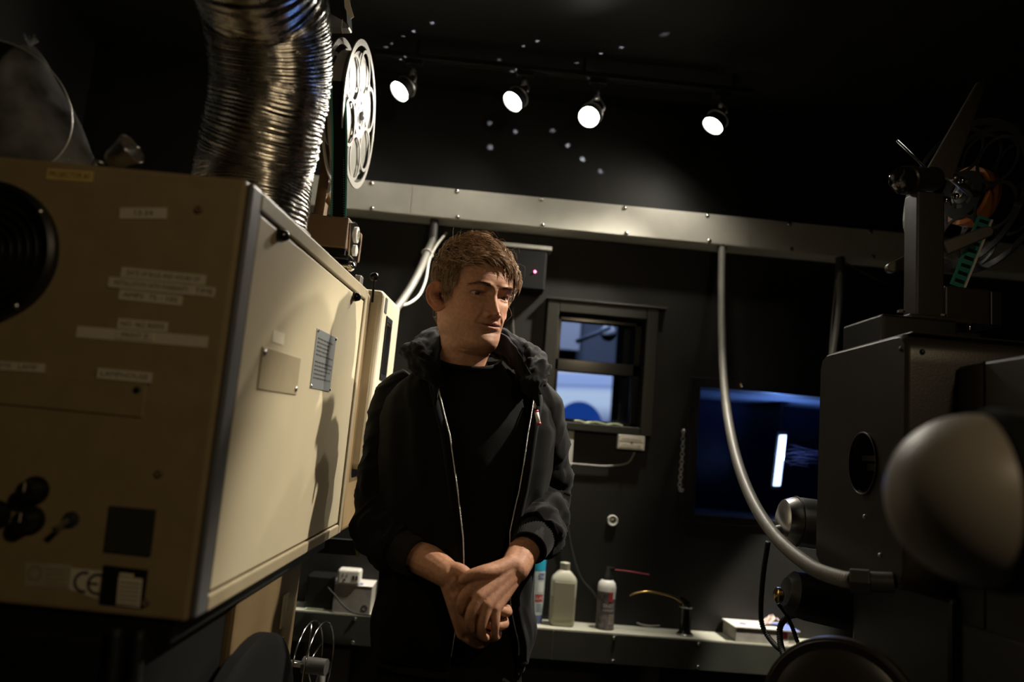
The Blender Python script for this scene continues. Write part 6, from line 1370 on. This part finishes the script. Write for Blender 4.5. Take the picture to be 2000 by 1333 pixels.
# hood bunched around the neck
hp = [at(856, 756, y=1.600), at(844, 732, y=1.605), at(826, 710, y=1.635), at(822, 692, y=1.690), at(848, 668, y=1.765), at(925, 655, y=1.800), at(1000, 680, y=1.765), at(1034, 708, y=1.690), at(1044, 730, y=1.640), at(1040, 752, y=1.608), at(1044, 774, y=1.603)]
hr = [0.012, 0.019, 0.028, 0.034, 0.034, 0.034, 0.034, 0.033, 0.030, 0.022, 0.013]
P_ = catmull(hp, 12); R_ = np.interp(np.linspace(0, len(hp) - 1, len(P_)), range(len(hp)), hr); rings = []; n = 48; u = None
cen = np.array([-0.01, 1.70, 1.5])
for i, p in enumerate(P_):
    t = P_[min(i + 1, len(P_) - 1)] - P_[max(i - 1, 0)]; t /= np.linalg.norm(t); o_ = p - cen; o_[2] = 0.25 * np.linalg.norm(o_); o_ = o_ - t * (o_ @ t); o_ /= np.linalg.norm(o_); v = np.cross(t, o_); ring = []
    for k in range(n):
        th = 2 * math.pi * k / n; s_ = i * 0.13
        w = 0.22 * math.sin(3 * th + 1.7 * math.sin(s_ * 1.5)) * 0.5 + 0.55 * mnoise.noise(Vector((math.cos(th) * 1.2, math.sin(th) * 1.2, s_))) + 0.25 * mnoise.noise(Vector((math.cos(th) * 3, math.sin(th) * 3, s_ * 2.4))) + 0.30 * max(0.0, 1 - 2.6 * abs(mnoise.noise(Vector((math.cos(th) * 2 + 7, math.sin(th) * 2, s_ * 0.9))))) ** 3
        ring.append(p + R_[i] * (1 + 0.55 * w) * (math.cos(th) * o_ * 1.05 + math.sin(th) * v * 0.85))
    rings.append(ring)
MB().loft(rings).build('hood', 'cloth', ho, True)
# inner hood edge standing up along the neck
ip = [at(862, 745, y=1.598), at(860, 705, y=1.612), at(862, 668, y=1.655), at(872, 642, y=1.72), at(925, 634, y=1.765), at(980, 652, y=1.72), at(1000, 672, y=1.655), at(1018, 700, y=1.618), at(1042, 745, y=1.600)]
P_ = catmull(ip, 10); rings = []
for i, p in enumerate(P_):
    o_ = p - cen; o_[2] = 0; o_ /= np.linalg.norm(o_); w = 0.004 * mnoise.noise(Vector((i * 0.2, 1, 2)))
    rings.append([p + o_ * (0.004 + w), p + o_ * (0.012 + w) + (0, 0, -0.015), p + o_ * 0.020 + (0, 0, -0.05), p + o_ * 0.012 + (0, 0, -0.05), p + o_ * (0.004 + w) + (0, 0, -0.018), p + o_ * (-0.001 + w) + (0, 0, -0.002)])
MB().loft(rings).build('hood_edge', 'cloth', ho, True)
# trousers and shoes
tr_ = MB(); hz = [(0.80, 0.005, 0.158, 1.735, 0.110), (0.88, 0.005, 0.150, 1.735, 0.110), (0.96, 0.005, 0.140, 1.735, 0.104)]
rings = []
for z in np.linspace(0.80, 0.955, 14):
    cx, a, cy, b = interp(hz, z); rings.append([(cx + a * math.copysign(abs(math.cos(q)) ** 0.85, math.cos(q)), cy + b * math.copysign(abs(math.sin(q)) ** 0.85, math.sin(q)) + 0.004 * mnoise.noise(Vector((q * 2, z * 12, 0))), z) for q in np.linspace(0, 2 * math.pi, 72, endpoint=False)])
tr_.loft(rings)
for sx in (-1, 1):
    rings = []
    for z in np.linspace(0.07, 0.82, 44):
        r = np.interp(z, [0.07, 0.3, 0.48, 0.65, 0.82], [0.058, 0.062, 0.066, 0.080, 0.090]); cx = 0.005 + sx * np.interp(z, [0.07, 0.82], [0.095, 0.080]); cy = np.interp(z, [0.07, 0.45, 0.82], [1.745, 1.725, 1.735])
        ring = []
        for q in np.linspace(0, 2 * math.pi, 48, endpoint=False):
            w = 0.006 * mnoise.noise(Vector((math.cos(q) * 1.5, math.sin(q) * 1.5 + sx * 5, z * 14))); ring.append((cx + (r + w) * math.cos(q), cy + (r * 1.12 + w) * math.sin(q), z))
        rings.append(ring)
    tr_.loft(rings)
tr_.build('trousers', 'jeans', pe, True)
for sx in (-1, 1):
    x = 0.005 + sx * 0.098; rings = []
    for f in np.linspace(0, 1, 16):
        y = 1.80 - 0.285 * f; hw_ = np.interp(f, [0, 0.1, 0.4, 0.7, 0.9, 1], [0.014, 0.034, 0.038, 0.048, 0.036, 0.012]); hh = np.interp(f, [0, 0.1, 0.35, 0.6, 0.9, 1], [0.06, 0.095, 0.10, 0.062, 0.048, 0.03])
        rings.append([(x + hw_ * math.copysign(abs(math.cos(q)) ** 0.8, math.cos(q)) + sx * 0.012 * f, y, hh / 2 + hh / 2 * math.copysign(abs(math.sin(q)) ** 0.7, math.sin(q))) for q in np.linspace(0, 2 * math.pi, 28, endpoint=False)])
    MB().loft(rings).build('shoe', 'shoe', pe, True)
